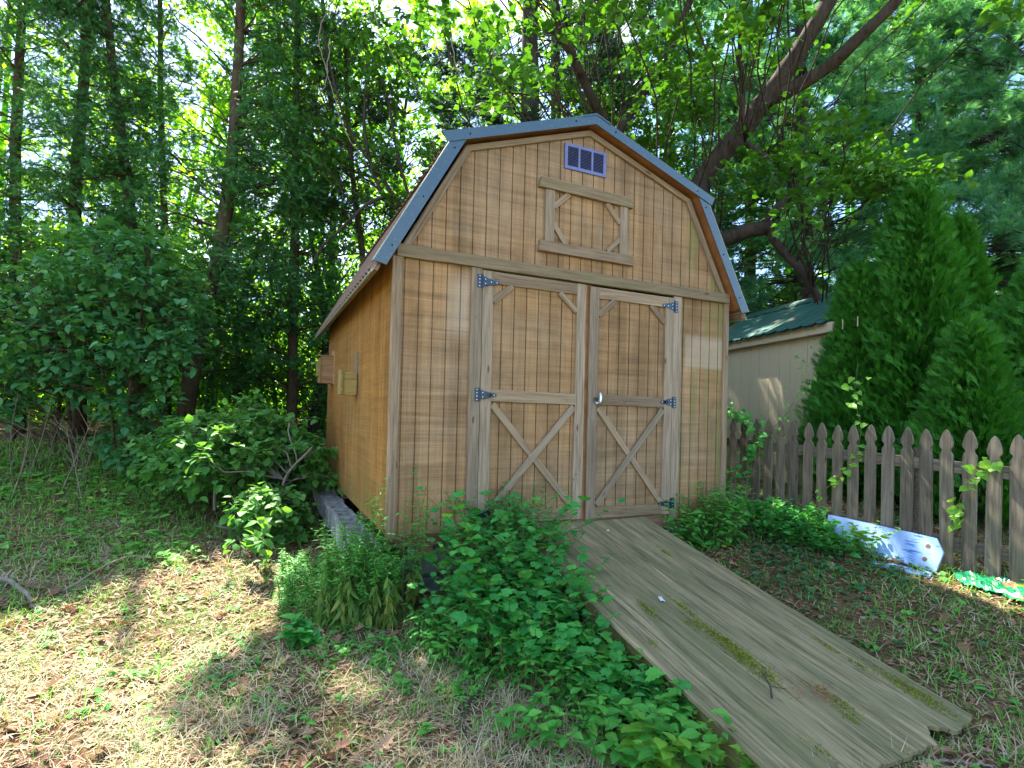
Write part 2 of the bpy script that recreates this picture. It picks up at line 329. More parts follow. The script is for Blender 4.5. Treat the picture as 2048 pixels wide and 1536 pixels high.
def m_siding(name, tint, grey, pitch, axis=0, sat=1.0):
    m, t, o = newmat(name); k = N(t); v = k.obj(); s = k.sep(v)
    pl = k.math('FLOOR', k.math('DIVIDE', s[axis], pitch)); wn = k.n("ShaderNodeTexWhiteNoise", noise_dimensions='1D'); k.l(pl, wn.inputs['W'])
    sc = (2.0, 2.0, 55) ; saw = k.noise(k.map(v, (1.3, 1.3, 95)), 1, 6, .72, .1)
    sc2 = (85, 85, 1.3); grain = k.noise(k.map(v, sc2), 1, 4, .6, .3)
    blot = k.noise(k.map(v, (3.2, 3.2, 1.5)), 1, 5, .62, .5); big = k.noise(v, .9, 3)
    c = k.ramp(blot, [(.28, tuple(x*.62 for x in tint)), (.5, tint), (.72, tuple(min(1, x*1.25) for x in tint))])
    c = k.mix(k.math('MULTIPLY', k.ramp(big, [(.42, 0.0), (.66, 1.0)]), .55), c, grey)
    c = k.mix(k.math('MULTIPLY', k.ramp(saw, [(.40, 1.0), (.60, 0.0)]), .30), c, (tint[0]*.34, tint[1]*.30, tint[2]*.28))
    c = k.mix(k.math('MULTIPLY', k.ramp(grain, [(.38, 1.0), (.55, 0.0)]), .30), c, (tint[0]*.42, tint[1]*.38, tint[2]*.35))
    c = k.mix(.5, c, k.mix(1.0, c, k.ramp(wn.outputs['Value'], [(0, .74), (1, 1.2)]), 'MULTIPLY'))
    band = k.noise(k.map(v, (.9, .9, 17)), 1, 5, .7, .25)
    c = k.mix(1.0, c, k.ramp(band, [(.32, .72 if axis == 0 else .86), (.5, 1.0), (.68, 1.22 if axis == 0 else 1.12)]), 'MULTIPLY')
    c = k.mix(k.math('MULTIPLY', k.ramp(k.noise(k.map(v, (5, 5, 2.4)), 1, 6, .7), [(.52, 0.0), (.72, 1.0)]), .45), c, grey)
    # mildew where rain splashes: along the foot, and streaks
    low = k.ramp(s[2], [(.0, 1.0), (.16, 0.0)]) if axis == 0 else k.ramp(k.math('DIVIDE', s[2], 3.0), [(.0, 1.0), (.14, 0.0)])
    alg = k.math('MULTIPLY', low, k.ramp(k.noise(k.map(v, (7, 7, 2)), 1, 5), [(.35, 0.0), (.6, 1.0)]))
    c = k.mix(k.math('MULTIPLY', alg, .55), c, (.13, .15, .04))
    if axis == 0:
        st = k.ramp(k.noise(k.map(v, (9, 9, .7)), 1, 4), [(.47, 0.0), (.62, 1.0)]); rs = k.ramp(k.math('DIVIDE', s[0], 3.048), [(.78, 0.0), (.86, 1.0)])
        c = k.mix(k.math('MULTIPLY', k.math('MULTIPLY', st, rs), .75), c, (.17, .17, .055))
        fade = k.math('MULTIPLY', k.ramp(k.math('DIVIDE', s[0], 3.048), [(.835, 0.0), (.842, 1.0)]), k.math('MULTIPLY', k.ramp(k.math('DIVIDE', s[2], 2.0), [(.64, 0.0), (.655, 1.0)]), k.ramp(k.math('DIVIDE', s[2], 2.0), [(.77, 1.0), (.80, 0.0)])))
        fl = k.math('MULTIPLY', k.ramp(k.math('DIVIDE', s[0], 3.048), [(.11, 0.0), (.15, 1.0)]), k.math('MULTIPLY', k.ramp(k.math('DIVIDE', s[0], 3.048), [(.17, 1.0), (.19, 0.0)]), k.math('MULTIPLY', k.ramp(k.math('DIVIDE', s[2], 2.0), [(.66, 0.0), (.74, 1.0)]), k.ramp(k.math('DIVIDE', s[2], 2.0), [(.88, 1.0), (.94, 0.0)]))))
        c = k.mix(k.math('MULTIPLY', k.math('ADD', fade, fl), .42), c, (.50, .42, .31))
        dk = k.ramp(k.noise(k.map(v, (1.9, 1.9, .9), ), 1, 6, .7, .6), [(.52, 0.0), (.70, 1.0)])
        c = k.mix(k.math('MULTIPLY', dk, .45), c, (.10, .075, .04))
    h = k.math('ADD', saw, k.math('MULTIPLY', grain, .6))
    k.bsdf(o, c, .85, .15, h, .55, .004); return m
M['siding'] = m_siding("rough_sawn_siding", (.345, .202, .090), (.37, .28, .18), .1016)
M['siding_side'] = m_siding("orange_side_siding", (.37, .17, .040), (.35, .20, .07), .1016, 1)
def m_board(name, a, b, green=.25, gs=1.0):        # grain runs along local X
    m, t, o = newmat(name); k = N(t); v = k.obj(); r = k.n("ShaderNodeObjectInfo").outputs['Random']
    off = k.n("ShaderNodeCombineXYZ"); k.l(k.math('MULTIPLY', r, 37), off.inputs[0]); k.l(k.math('MULTIPLY', r, 11), off.inputs[1])
    v = k.map(v, (1, 1, 1), off.outputs[0])
    gr = k.noise(k.map(v, (3.0*gs, 75, 75)), 1, 5, .65, .6); w = k.noise(k.map(v, (1.6, 20, 20)), 1, 3, .5, 1.4); bl = k.noise(k.map(v, (2.5, 8, 8)), 1, 4)
    c = k.ramp(w, [(.3, a), (.5, tuple((x+y)/2 for x, y in zip(a, b))), (.7, b)])
    c = k.mix(k.math('MULTIPLY', k.ramp(gr, [(.36, 1.0), (.54, 0.0)]), .5), c, tuple(x*.35 for x in a))
    c = k.mix(k.math('MULTIPLY', k.ramp(bl, [(.5, 0.0), (.68, 1.0)]), green), c, (.19, .19, .07))
    vo = k.n("ShaderNodeTexVoronoi"); vo.inputs['Scale'].default_value = 1; k.l(k.map(v, (2.6, 9, 9)), vo.inputs['Vector'])
    kn = k.ramp(vo.outputs['Distance'], [(.05, 1.0), (.10, 0.0)])
    c = k.mix(k.math('MULTIPLY', kn, .8), c, (.07, .035, .015))
    c = k.mix(1.0, c, k.ramp(r, [(0, .76), (1, 1.18)]), 'MULTIPLY')
    k.bsdf(o, c, .82, .2, gr, .5, .003); return m
M['trim'] = m_board("weathered_trim_wood", (0.227,0.147,0.084), (0.336,0.252,0.160), .16); M['trimgrey'] = m_board("grey_weathered_boards", (.225, .165, .105), (.335, .26, .175), .08)
M['beam'] = m_board("mossy_trim_board", (0.235,0.160,0.088), (0.319,0.252,0.143), .42)
M['picket'] = m_board("grey_picket_wood", (.115, .093, .064), (.225, .19, .14), .22)
M['nestwood'] = m_board("green_stained_pine", (.30, .20, .07), (.40, .30, .10), .7); M['rednest'] = m_board("reddish_pine", (.40, .21, .11), (.46, .28, .14), .25)
M['frame'] = m_board("old_lumber", (.20, .11, .065), (.30, .18, .11), .1); M['rotside'] = m_board("mossy_stringer", (.14, .13, .04), (.25, .21, .08), .5)
def m_plain(name, c, rough=.6, spec=.3, metal=0, var=.25, ns=20, bs=.2):
    m, t, o = newmat(name); k = N(t); f = k.noise(k.obj(), ns, 5)
    cc = k.ramp(f, [(.3, tuple(x*(1-var) for x in c)), (.7, tuple(min(1, x*(1+var)) for x in c))]); k.bsdf(o, cc, rough, spec, f, bs, .003, metal); return m
def m_metal():
    m, t, o = newmat("dark_painted_metal"); k = N(t); v = k.obj(); f = k.noise(v, 55, 6, .7); f2 = k.noise(v, 6, 4)
    c = k.mix(k.ramp(f, [(.57, 0.0), (.66, .75)]), (.032, .078, .112), (.17, .20, .16)); c = k.mix(k.ramp(f2, [(.5, 0.0), (.85, .4)]), c, (.07, .11, .13))
    k.bsdf(o, c, .34, .6, f, .15, .002); return m
M['metal'] = m_metal()
def m_roof(name, base, rust, amt, grey):
    m, t, o = newmat(name); k = N(t); v = k.obj(); f = k.noise(v, 4.5, 7, .7); f2 = k.noise(v, 40, 4)
    c = k.mix(k.ramp(f, [(.5-amt*.3, 0.0), (.62, 1.0)]), base, rust); c = k.mix(k.math('MULTIPLY', k.ramp(f2, [(.5, 0.0), (.65, 1.0)]), .5), c, grey)
    k.bsdf(o, c, .5, .4, f2, .2, .003); return m
M['roof'] = m_roof("rusty_roof_sheet", (.13, .08, .045), (.19, .10, .055), .6, (.22, .17, .11)); M['greenroof'] = m_roof("green_roof_sheet", (.035, .13, .105), (.20, .09, .05), -.25, (.09, .17, .14))
M['flash'] = m_plain("pale_green_flashing", (.26, .31, .24), .5, .4, 0, .3, 60); M['vent'] = m_plain("blue_grey_vent", (.13, .145, .27), .4, .5, .3, .15)
M['hinge'] = m_plain("blue_black_hinge", (.018, .034, .055), .35, .6, .4, .3); M['bolt'] = m_plain("zinc_screw", (.62, .68, .74), .3, .6, .6, .1)
M['chrome'] = m_plain("chrome", (.62, .62, .60), .3, .8, 1.0, .05); M['dark'] = m_plain("shade_and_screw_black", (.012, .009, .007), .9, .05)  # near-black stands for shade behind doors and louvres; also colours the screws
M['conc'] = m_plain("weathered_concrete", (.30, .295, .26), .9, .15, 0, .35, 14, .6); M['concdark'] = m_plain("grey_concrete", (.20, .205, .21), .9, .15, 0, .35, 18, .6)
M['soffit'] = m_plain("stained_soffit", (.30, .13, .045), .8, .15, 0, .3, 8); M['beige'] = None
def m_beige():
    m, t, o = newmat("beige_painted_siding"); k = N(t); v = k.obj(); s = k.sep(v)
    f = k.noise(v, 6, 6, .7); low = k.ramp(k.math('DIVIDE', k.math('ADD', s[2], k.math('MULTIPLY', f, .5)), 2.0), [(.42, 1.0), (.72, 0.0)])
    c = k.mix(k.math('MULTIPLY', low, k.ramp(f, [(.32, .35), (.62, 1.0)])), (.56, .485, .325), (.18, .18, .08)); k.bsdf(o, c, .75, .2, f, .15, .003); return m
M['beige'] = m_beige()
def m_blue():
    m, t, o = newmat("flaking_blue_paint"); k = N(t); v = k.obj(); s = k.sep(v)
    f = k.noise(k.map(v, (7, 40, 20)), 1, 6, .7, .3); zone = k.ramp(s[0], [(.55, .0), (.72, .16), (.80, .02), (.88, .06)])
    e = k.ramp(k.math('ADD', f, zone), [(.66, 0.0), (.68, 1.0)]); d = k.noise(k.map(v, (30, 2, 2)), 1, 3)
    c = k.mix(e, k.ramp(d, [(.3, g(.25, .41, .68)), (.7, g(.32, .48, .74))]), (.04, .16, .48)); k.bsdf(o, c, .6, .3, f, .15, .002); return m
M['blue'] = m_blue(); M['rust'] = m_plain("rusty_hole", (.16, .10, .07), .9, .1); M['plastic'] = m_plain("green_plastic_sheet", (.008, .25, .09), .25, .6, 0, .35, 9)
M['plasticorange'] = m_plain("orange_print", (.40, .11, .05), .4, .5); M['white'] = m_plain("white_scrap", (.55, .55, .54), .6, .3)
def m_ramp():
    m, t, o = newmat("weathered_plywood"); k = N(t); v = k.obj()
    fine = k.noise(k.map(v, (2.2, 62, 10)), 1, 7, .75, .4); mid = k.noise(k.map(v, (1.1, 17, 3)), 1, 5, .62, .9); big = k.noise(k.map(v, (1.1, 3.0, 1)), 1, 6, .7, .8)
    crack = k.noise(k.map(v, (1.3, 48, 3)), 1, 4, .62, 1.2)
    c = k.ramp(mid, [(.26, g(.11, .10, .05)), (.43, g(.20, .17, .085)), (.57, g(.28, .225, .12)), (.74, g(.46, .35, .20))])
    c = k.mix(k.math('MULTIPLY', k.ramp(big, [(.40, 1.0), (.56, 0.0)]), .55), c, (.13, .14, .06))
    c = k.mix(k.math('MULTIPLY', k.ramp(fine, [(.38, 1.0), (.50, 0.0)]), .75), c, (.055, .048, .028))
    c = k.mix(k.math('MULTIPLY', k.ramp(crack, [(.31, 1.0), (.375, 0.0)]), .8), c, (.03, .026, .016))
    c = k.mix(k.ramp(k.noise(k.map(v, (4, 14, 4)), 1, 5, .7), [(.66, 0.0), (.76, .7)]), c, (.16, .20, .05))
    h = k.math('ADD', k.math('ADD', fine, k.math('MULTIPLY', mid, .25)), k.ramp(crack, [(.31, 0.0), (.37, .5)])); k.bsdf(o, c, .9, .1, h, .8, .004); return m
M['deck'] = m_ramp(); M['moss'] = m_leaf("moss", [(0, g(.10, .14, .015)), (1, g(.26, .30, .03))], .2, 1, .8, .1, 8)
def m_ground():
    m, t, o = newmat("forest_floor"); k = N(t); v = k.obj(); s = k.sep(v)
    a = k.noise(v, 1.3, 6, .65, .3); b = k.noise(v, 38, 8, .75, .2); c2 = k.noise(v, 9, 6, .7); d = k.noise(k.map(v, (140, 30, 30)), 1, 5, .8, 2.0)
    soil = k.ramp(b, [(.30, g(.08, .043, .026)), (.48, g(.19, .105, .062)), (.62, g(.29, .17, .105)), (.8, g(.40, .29, .19))])
    dry = k.ramp(d, [(.3, g(.13, .10, .05)), (.5, g(.28, .22, .12)), (.75, g(.46, .38, .24))])
    grn = k.ramp(b, [(.3, g(.035, .06, .015)), (.6, g(.09, .12, .035)), (.8, g(.17, .16, .07))])
    at_ = k.n("ShaderNodeAttribute", attribute_name="rnd").outputs['Fac']
    c = k.mix(k.ramp(k.math('ADD', at_, k.math('MULTIPLY', k.math('SUBTRACT', c2, .5), 1.2)), [(.4, 0.0), (.6, 1.0)]), soil, dry)
    c = k.mix(k.math('MULTIPLY', k.ramp(k.math('ADD', a, k.math('MULTIPLY', c2, .4)), [(.60, 0.0), (.78, 1.0)]), .8), c, grn)
    k.bsdf(o, c, .95, .08, k.math('ADD', b, c2), .9, .04); return m
M['ground'] = m_ground()

# ------------------------------------------------------------------ ground
def straw_amt(x, y):                               # where the lawn is dry grass rather than bare litter
    n = .5*noise2(x, y, 1.7, 11)+.25*noise2(x, y, 5, 12)
    a = 1/(1+np.exp(-(-.15-y+.25*x+.9*n)*3.0)); lf = 1/(1+np.exp((x+.75+.3*n)*5))*np.exp(-((y-.2)/1.5)**2)
    rgt = 1/(1+np.exp(-(x-2.5)*4))/(1+np.exp((y+1.75+.4*n)*5))
    pt = np.clip(.62+.9*noise2(x, y, 2.6, 13)+.5*noise2(x, y, 8, 14), .12, 1)
    return np.clip(np.maximum(np.maximum(a*(x < 2.2), lf), rgt*.8)*pt, 0, 1)
_s = np.concatenate([-np.geomspace(60, 7, 14)[:-1], np.linspace(-7, 7, 210), np.geomspace(7, 60, 14)[1:]])
GX, GY = np.meshgrid(_s+.5, _s+.5, indexing='ij'); GZ = gz(GX, GY)
_d = np.maximum(np.abs(GX), np.abs(GY)); GZ = GZ+np.where(_d < 7.6, .012*noise2(GX, GY, 7, 21)+.006*noise2(GX, GY, 24, 22), 0)
mb = MB(); n = len(_s); ii = (np.arange(n-1)[:, None]*n+np.arange(n-1)[None]).ravel()
mb.add(np.stack([GX, GY, GZ], -1).reshape(-1, 3), Q=np.stack([ii, ii+n, ii+n+1, ii+1], -1), a=(straw_amt(GX, GY)).ravel())
tag(mb.build("ground", M['ground'], smooth=True), kind="structure")

# ------------------------------------------------------------------ the shed (its front lower left corner is the world origin)
W_, D_, H_ = 3.048, 3.75, 1.9
BX, BZ, AX, AZ = .483, 2.765, 1.524, 3.124
shed = thing("storage_shed", "tan wooden barn shed with gambrel roof, double doors and cross braces", "shed")
P = lambda mb, name, mat, par=None, **k: mb.build(name, mat, par or shed, **k)
def planks(poly, u0, u1, off, pitch, gap, h0, h1, axes, back=None):
    mb = MB(); u = u0-off
    while u < u1:
        a, b = max(u+gap/2, u0), min(u+pitch-gap/2, u1)
        if b-a > .004:
            c = clipx(poly, a, b)
            if len(c) > 2: prism(mb, c, h0, h1, axes)
        u += pitch
    if back is not None: prism(mb, poly, h1 if back > 0 else h0, h1+.012 if back > 0 else h0-.012, axes)
    return mb
gab = [(0, 1.9), (W_, 1.9), (W_-BX, BZ), (AX, AZ), (BX, BZ)]
P(planks(gab, 0, W_, .05, .1016, .009, 0, .011, (0, 2, 1), 1), "gable_siding", M['siding'])
P(planks([(0, .0), (.62, .0), (.62, 1.9), (0, 1.9)], 0, .62, .03, .1016, .009, 0, .011, (0, 2, 1), 1), "front_siding", M['siding'])
P(planks([(2.43, .0), (W_, .0), (W_, 1.9), (2.43, 1.9)], 2.43, W_, .0, .1016, .009, 0, .011, (0, 2, 1), 1), "front_siding", M['siding'])
P(planks([(.013, .0), (D_, .0), (D_, 1.99), (.013, 1.99)], .013, D_, 0, .1016, .009, 0, .011, (1, 2, 0), 1), "side_siding", M['siding_side'])
P(planks([(.013, .0), (D_, .0), (D_, 1.99), (.013, 1.99)], .013, D_, 0, .1016, .009, W_-.011, W_, (1, 2, 0), -1), "side_siding", M['siding_side'])
mb = MB(); prism(mb, [(.013, 0), (W_-.013, 0), (W_-.013, 1.9), (W_-BX, BZ-.02), (AX, AZ-.02), (BX, BZ-.02), (.013, 1.9)], D_-.03, D_-.005, (0, 2, 1)); P(mb, "back_wall", M['siding'])
mb = MB(); box(mb, (.6, .06, .0), (2.45, .075, 1.9)); P(mb, "interior_shade_sheet", M['dark'])  # black sheet standing in for the shade of the dark interior
mb = MB(); box(mb, (1.50, .004, .03), (1.59, .03, 1.893)); P(mb, "door_stop", M['soffit'])
mb = MB(); box(mb, (.02, .02, -.02), (W_-.02, D_-.04, .0)); P(mb, "floor_panel", M['frame'])
for y in (.13, 1.2, 2.4, D_-.08): board("floor_joist", (.02, y, -.06), (W_-.02, y, -.06), .085, .038, M['frame'], shed, wob=.001)
for x in (.35, 1.25, 1.95, 2.72): board("skid", (x, .08, -.145), (x, D_-.06, -.145), .085, .085, M['frame'], shed, out=(-1, 0, 0))
# trim on the front
TW = .021
def fb(name, x0, z0, x1, z1, w, mat='trim', par=None, y=0.0, th=TW, **k): return board(name, (x0, y, z0), (x1, y, z1), w, th, M[mat], par or shed, **k)
fb("corner_trim", .026, -.015, .026, 1.897, .056, wob=.0006); fb("corner_trim", W_-.028, -.015, W_-.028, 1.897, .056, wob=.0006)
board("corner_trim", (0, -.012, .0), (0, -.012, 1.9), .02, .016, M['trim'], shed, out=(-1, 0, 0))
fb("header_board", .012, 1.941, W_-.012, 1.941, .084, 'beam', th=.036, wob=.0015)
fb("door_casing", .596, -.02, .596, 1.897, .088, 'trimgrey', wob=.0008); fb("door_casing", 2.452, -.02, 2.452, 1.897, .088, 'trimgrey', wob=.0008)
fb("sill_board", 1.95, -.052, 2.47, -.052, .075, 'frame', y=.02, th=.02)
fb("sill_board", .645, .0, 2.405, .0, .055, 'frame', y=.02, th=.016)
# rake boards follow the gable edge, mitred at the breaks
def off_line(p, q, d):
    dx, dz = q[0]-p[0], q[1]-p[1]; L = math.hypot(dx, dz); n = (-dz/L*d, dx/L*d); return (p[0]+n[0], p[1]+n[1]), (q[0]+n[0], q[1]+n[1])
def isect(a, b, c, d):
    A = np.array([[b[0]-a[0], -(d[0]-c[0])], [b[1]-a[1], -(d[1]-c[1])]]); t = np.linalg.solve(A, [c[0]-a[0], c[1]-a[1]])[0]; return (a[0]+(b[0]-a[0])*t, a[1]+(b[1]-a[1])*t)
E0, B0, A0 = (0, H_), (BX, BZ), (AX, AZ)
def outline(dl, du, zend=None, xend=None):         # lower and upper edge pushed out by dl and du: eave, break, apex
    l = off_line(E0, B0, dl); u = off_line(B0, A0, du); br = isect(*l, *u)
    ap = isect(*u, (AX, 0), (AX, 9)); ev = isect(*l, (-9, zend), (9, zend)); return ev, br, ap
def mirror(p): return (W_-p[0], p[1])
def strip(name, a, b, c, d, y0, y1, mat, both=True, par=None):
    for m in ((0, 1) if both else (0,)):
        q = [mirror(x) for x in (a, b, c, d)] if m else [a, b, c, d]; L = Vector((q[1][0]-q[0][0], 0, q[1][1]-q[0][1])).normalized()
        if m: q = q[::-1]; 
        mb = MB(); prism(mb, [(p[0], p[1]) for p in q], y1, y0, (0, 2, 1))
        Wm = Matrix(((L.x, 0, -L.z, q[0][0]), (0, -1, 0, y0), (L.z, 0, L.x, q[0][1]), (0, 0, 0, 1)))
        Wm = Matrix.Translation((q[0][0], y0, q[0][1])) @ Matrix(((L.x, -L.z, 0), (0, 0, -1), (L.z, L.x, 0))).to_4x4()
        mb.build(name, mat, par or shed, W=Wm)
o0 = outline(-.004, -.004, 1.885); o1 = outline(-.052, -.046, 1.885)
strip("rake_board", o0[0], o0[1], o1[1], o1[0], -.024, -.001, M['trim']); strip("rake_board", o0[1], o0[2], o1[2], o1[1], -.024, -.001, M['trim'])
# roof: wooden deck, ribbed sheets, metal rake trim, ridge cap, eave flashing
EZ = 1.80; R0 = outline(.045, .03, EZ+.05); R1 = outline(.078, .05, EZ+.03); R2 = outline(.098, .064, EZ)
roof = MB(); prism(roof, [R0[0], R0[1], R1[1], R1[0]], -.085, D_+.06, (0, 2, 1)); prism(roof, [R0[1], R0[2], R1[2], R1[1]], -.085, D_+.06, (0, 2, 1))
prism(roof, [mirror(x) for x in (R0[0], R0[1], R1[1], R1[0])], -.085, D_+.06, (0, 2, 1)); prism(roof, [mirror(x) for x in (R0[1], R0[2], R1[2], R1[1])], -.085, D_+.06, (0, 2, 1))
roof = P(roof, "roof", M['soffit'])
def sheet(name, a, b, mat, y0, y1, pitch=.115, rib=.016, par=None):
    d = np.array([b[0]-a[0], b[1]-a[1]]); n = np.array([-d[1], d[0]])/np.linalg.norm(d); n = n if n[1] > 0 else -n
    ys = []; hs = []; y = y0
    while y < y1:
        for o, h in ((0, 0), (.55, 0), (.66, rib), (.86, rib)):
            if y+o*pitch <= y1: ys.append(y+o*pitch); hs.append(h)
        y += pitch
    V = []; K = len(ys); a = np.array(a); b = np.array(b)
    for t in (0, 1):
        p = a if t == 0 else b
        for y, h in zip(ys, hs): q = p+n*(h+.002); V.append((q[0], y, q[1]))
    for t in (0, 1):
        p = a if t == 0 else b
        for y, h in zip(ys, hs): q = p+n*(h-.003); V.append((q[0], y, q[1]))
    Q = [(i, i+1, K+i+1, K+i) for i in range(K-1)]+[(2*K+i, 3*K+i, 3*K+i+1, 2*K+i+1) for i in range(K-1)]
    Q += [(i, 2*K+i, 2*K+i+1, i+1) for i in range(K-1)]+[(K+i, K+i+1, 3*K+i+1, 3*K+i) for i in range(K-1)]
    mb = MB(); mb.add(V, Q=Q); return mb.build(name, mat, par)
for f in (lambda p: p, mirror):
    sheet("roof_sheet", f((R1[0][0]-.03, R1[0][1]-.045)), f(R1[1]), M['roof'], -.075, D_+.06, par=roof)
    sheet("roof_sheet", f((R1[1][0]-.05, R1[1][1]-.016)), f(R1[2]), M['roof'], -.075, D_+.06, par=roof)
mt = outline(.020, .004, EZ+.01); mo = outline(.104, .070, EZ+.03)
strip("rake_trim", mo[0], mo[1], mt[1], mt[0], -.098, -.090, M['metal'], par=roof)
ue = off_line(B0, A0, .078); le = off_line(B0, A0, .006); ex = (.285, 0), (.285, 9)
strip("rake_trim", isect(*ue, *ex), isect(*ue, (AX, 0), (AX, 9)), isect(*le, (AX, 0), (AX, 9)), isect(*le, (.315, 0), (.315, 9)), -.106, -.099, M['metal'], par=roof)
tp = outline(.110, .078, EZ+.03); ti = outline(.098, .070, EZ+.03)
strip("rake_flashing", tp[0], tp[1], ti[1], ti[0], -.0975, -.035, M['flash'], par=roof); strip("rake_flashing", tp[1], tp[2], ti[2], ti[1], -.0985, -.03, M['metal'], par=roof)
mb = MB(); rc = [(AX-.13, AZ+.03), (AX, AZ+.077), (AX+.13, AZ+.03), (AX+.13, AZ+.042), (AX, AZ+.090), (AX-.13, AZ+.042)]
V = []; 
for y in (-.112, D_+.07):
    for p in rc: V.append((p[0], y, p[1]))
mb.add(V, Q=[(0, 6, 7, 1), (1, 7, 8, 2), (5, 4, 10, 11), (4, 3, 9, 10), (0, 5, 11, 6), (2, 8, 9, 3), (0, 1, 4, 5), (1, 2, 3, 4), (6, 11, 10, 7), (7, 10, 9, 8)]); mb.build("ridge_cap", M['metal'], roof)
for f in (lambda p: p, mirror):
    e = R1[0]; mb = MB(); prism(mb, [f((e[0]-.040, e[1]-.066)), f((e[0]-.022, e[1]-.030)), f((e[0]+.012, e[1]+.03)), f((e[0]+.018, e[1]+.022)), f((e[0]-.030, e[1]-.070))], -.07, D_+.07, (0, 2, 1)); mb.build("eave_flashing", M['flash'], roof)
    mb = MB(); prism(mb, [f((e[0]-.020, e[1]-.05)), f((e[0]-.006, e[1]+.0)), f((e[0]+.024, e[1]-.02)), f((e[0]+.005, e[1]-.06))], -.06, D_+.05, (0, 2, 1)); mb.build("eave_board", M['frame'], roof)
for f in (lambda p: p, mirror):
    for y_, (x, z) in [(-.098, (mt[0][0]*(1-t)+mt[1][0]*t-.03, mt[0][1]*(1-t)+mt[1][1]*t+.02)) for t in (.12, .5, .9)]+[(-.106, (.3+(AX-.3)*t, 2.74+(AZ-2.69)*t)) for t in (.15, .85)]:
        mb = MB(); x, z = f((x, z)); tube(mb, [(x, y_-.006, z), (x, y_+.001, z)], .005, 8); mb.build("screw", M['dark'], roof)
# gable vent with three louvred banks
vent = MB(); vx, vz, vw, vh = 1.302, 2.778, .383, .199
for (a, b) in ((0, .026), (.122, .140), (.243, .261), (.357, .383)): box(vent, (vx+a, -.014, vz), (vx+b, -.001, vz+vh))
for (a, b) in ((.026, .122), (.140, .243), (.261, .357)):
    box(vent, (vx+a, -.0135, vz), (vx+b, -.001, vz+.024)); box(vent, (vx+a, -.0135, vz+vh-.022), (vx+b, -.001, vz+vh))
vent = P(vent, "gable_vent", M['vent'])
sl = MB(); bk = MB(); box(bk, (vx+.02, -.0035, vz+.02), (vx+.36, -.0015, vz+.18))
for (a, b) in ((.026, .122), (.140, .243), (.261, .357)):
    for i in range(13):
        z = vz+.026+i*.0117; sl.add([(vx+a+.003, -.013, z), (vx+b-.003, -.013, z), (vx+b-.003, -.005, z+.0085), (vx+a+.003, -.005, z+.0085), (vx+a+.003, -.012, z-.001), (vx+b-.003, -.012, z-.001)], Q=[(0, 1, 2, 3), (4, 5, 1, 0), (4, 3, 2, 5)])
sl.build("louvre", M['vent'], vent); bk.build("vent_shade_sheet", M['dark'], vent)  # the sheet behind the louvres is shade put in as black colour
# the mock loft window: two slanted-end boards, two stiles, four corner braces
lw = fb("loft_window_header", 1.085, 2.625, 1.945, 2.612, .084, 'beam', th=.036, e0=.25, e1=-.12, wob=.001)
fb("loft_window_sill", 1.088, 2.137, 1.962, 2.135, .082, 'trim', th=.036, e0=.12, e1=.0, wob=.001)
fb("loft_window_stile", 1.180, 2.180, 1.180, 2.578, .080, 'trimgrey', th=.022); fb("loft_window_stile", 1.870, 2.180, 1.870, 2.570, .078, 'trimgrey', th=.022)
for (a, b, c, d, e0, e1) in ((1.215, 2.455, 1.35, 2.580, 1.1, 1.1), (1.835, 2.43, 1.70, 2.572, -1.1, -1.1), (1.215, 2.325, 1.33, 2.180, -1.1, -1.1), (1.835, 2.30, 1.72, 2.180, 1.1, 1.1)):
    fb("loft_window_brace", a, b, c, d, .044, 'trim', th=.019)
# doors
def plain_box_local(mb, L, w, t): return box(mb, (0, -w/2, 0), (L, w/2, t))
def second(o, mat, lim=5):
    o.data.materials.append(mat); at_ = o.data.attributes['rnd'].data
    for p in o.data.polygons:
        if at_[p.vertices[0]].value > lim: p.material_index = 1
def make_hinge(x, z, sgn, door, y, screw_extra):
    mb = MB(); box(mb, (x-.016, y-.004, z-.048), (x+.016, y, z+.048)); xs = x+sgn*.021; tube(mb, [(xs, y-.006, z-.048), (xs, y-.006, z+.048)], .006, 8)
    a = x+sgn*.028; b = x+sgn*.150; pl = [(a, z-.036), (a+sgn*.035, z-.026), (b, z-.010), (b+sgn*.006, z), (b, z+.010), (a+sgn*.035, z+.026), (a, z+.036)]
    if sgn < 0: pl = pl[::-1]
    prism(mb, pl, y, y-.004, (0, 2, 1))
    for (dx, dz) in ((0, -.036), (0, -.012), (0, .012), (0, .036), (sgn*.045, -.016), (sgn*.045, .016), (sgn*.09, 0), (sgn*.135, 0)):
        c = np.array([x+dx, z+dz]); th = np.arange(8)*.7854; mb.add([(c[0]+.0034*math.cos(t), y-.0058, c[1]+.0034*math.sin(t)) for t in th]+[(c[0]+.0042*math.cos(t), y-.0035, c[1]+.0042*math.sin(t)) for t in th],
            T=[(0, i+1, i) for i in range(1, 7)], Q=[(i, (i+1) % 8, 8+(i+1) % 8, 8+i) for i in range(8)], a=np.full(16, 9.0))
    if screw_extra: tube(mb, [(x+sgn*.10, y-.003, z), (x+sgn*.10, y-.02, z)], .011, 10)
    o = mb.build("hinge", M['hinge'], door); second(o, M['bolt']); return o
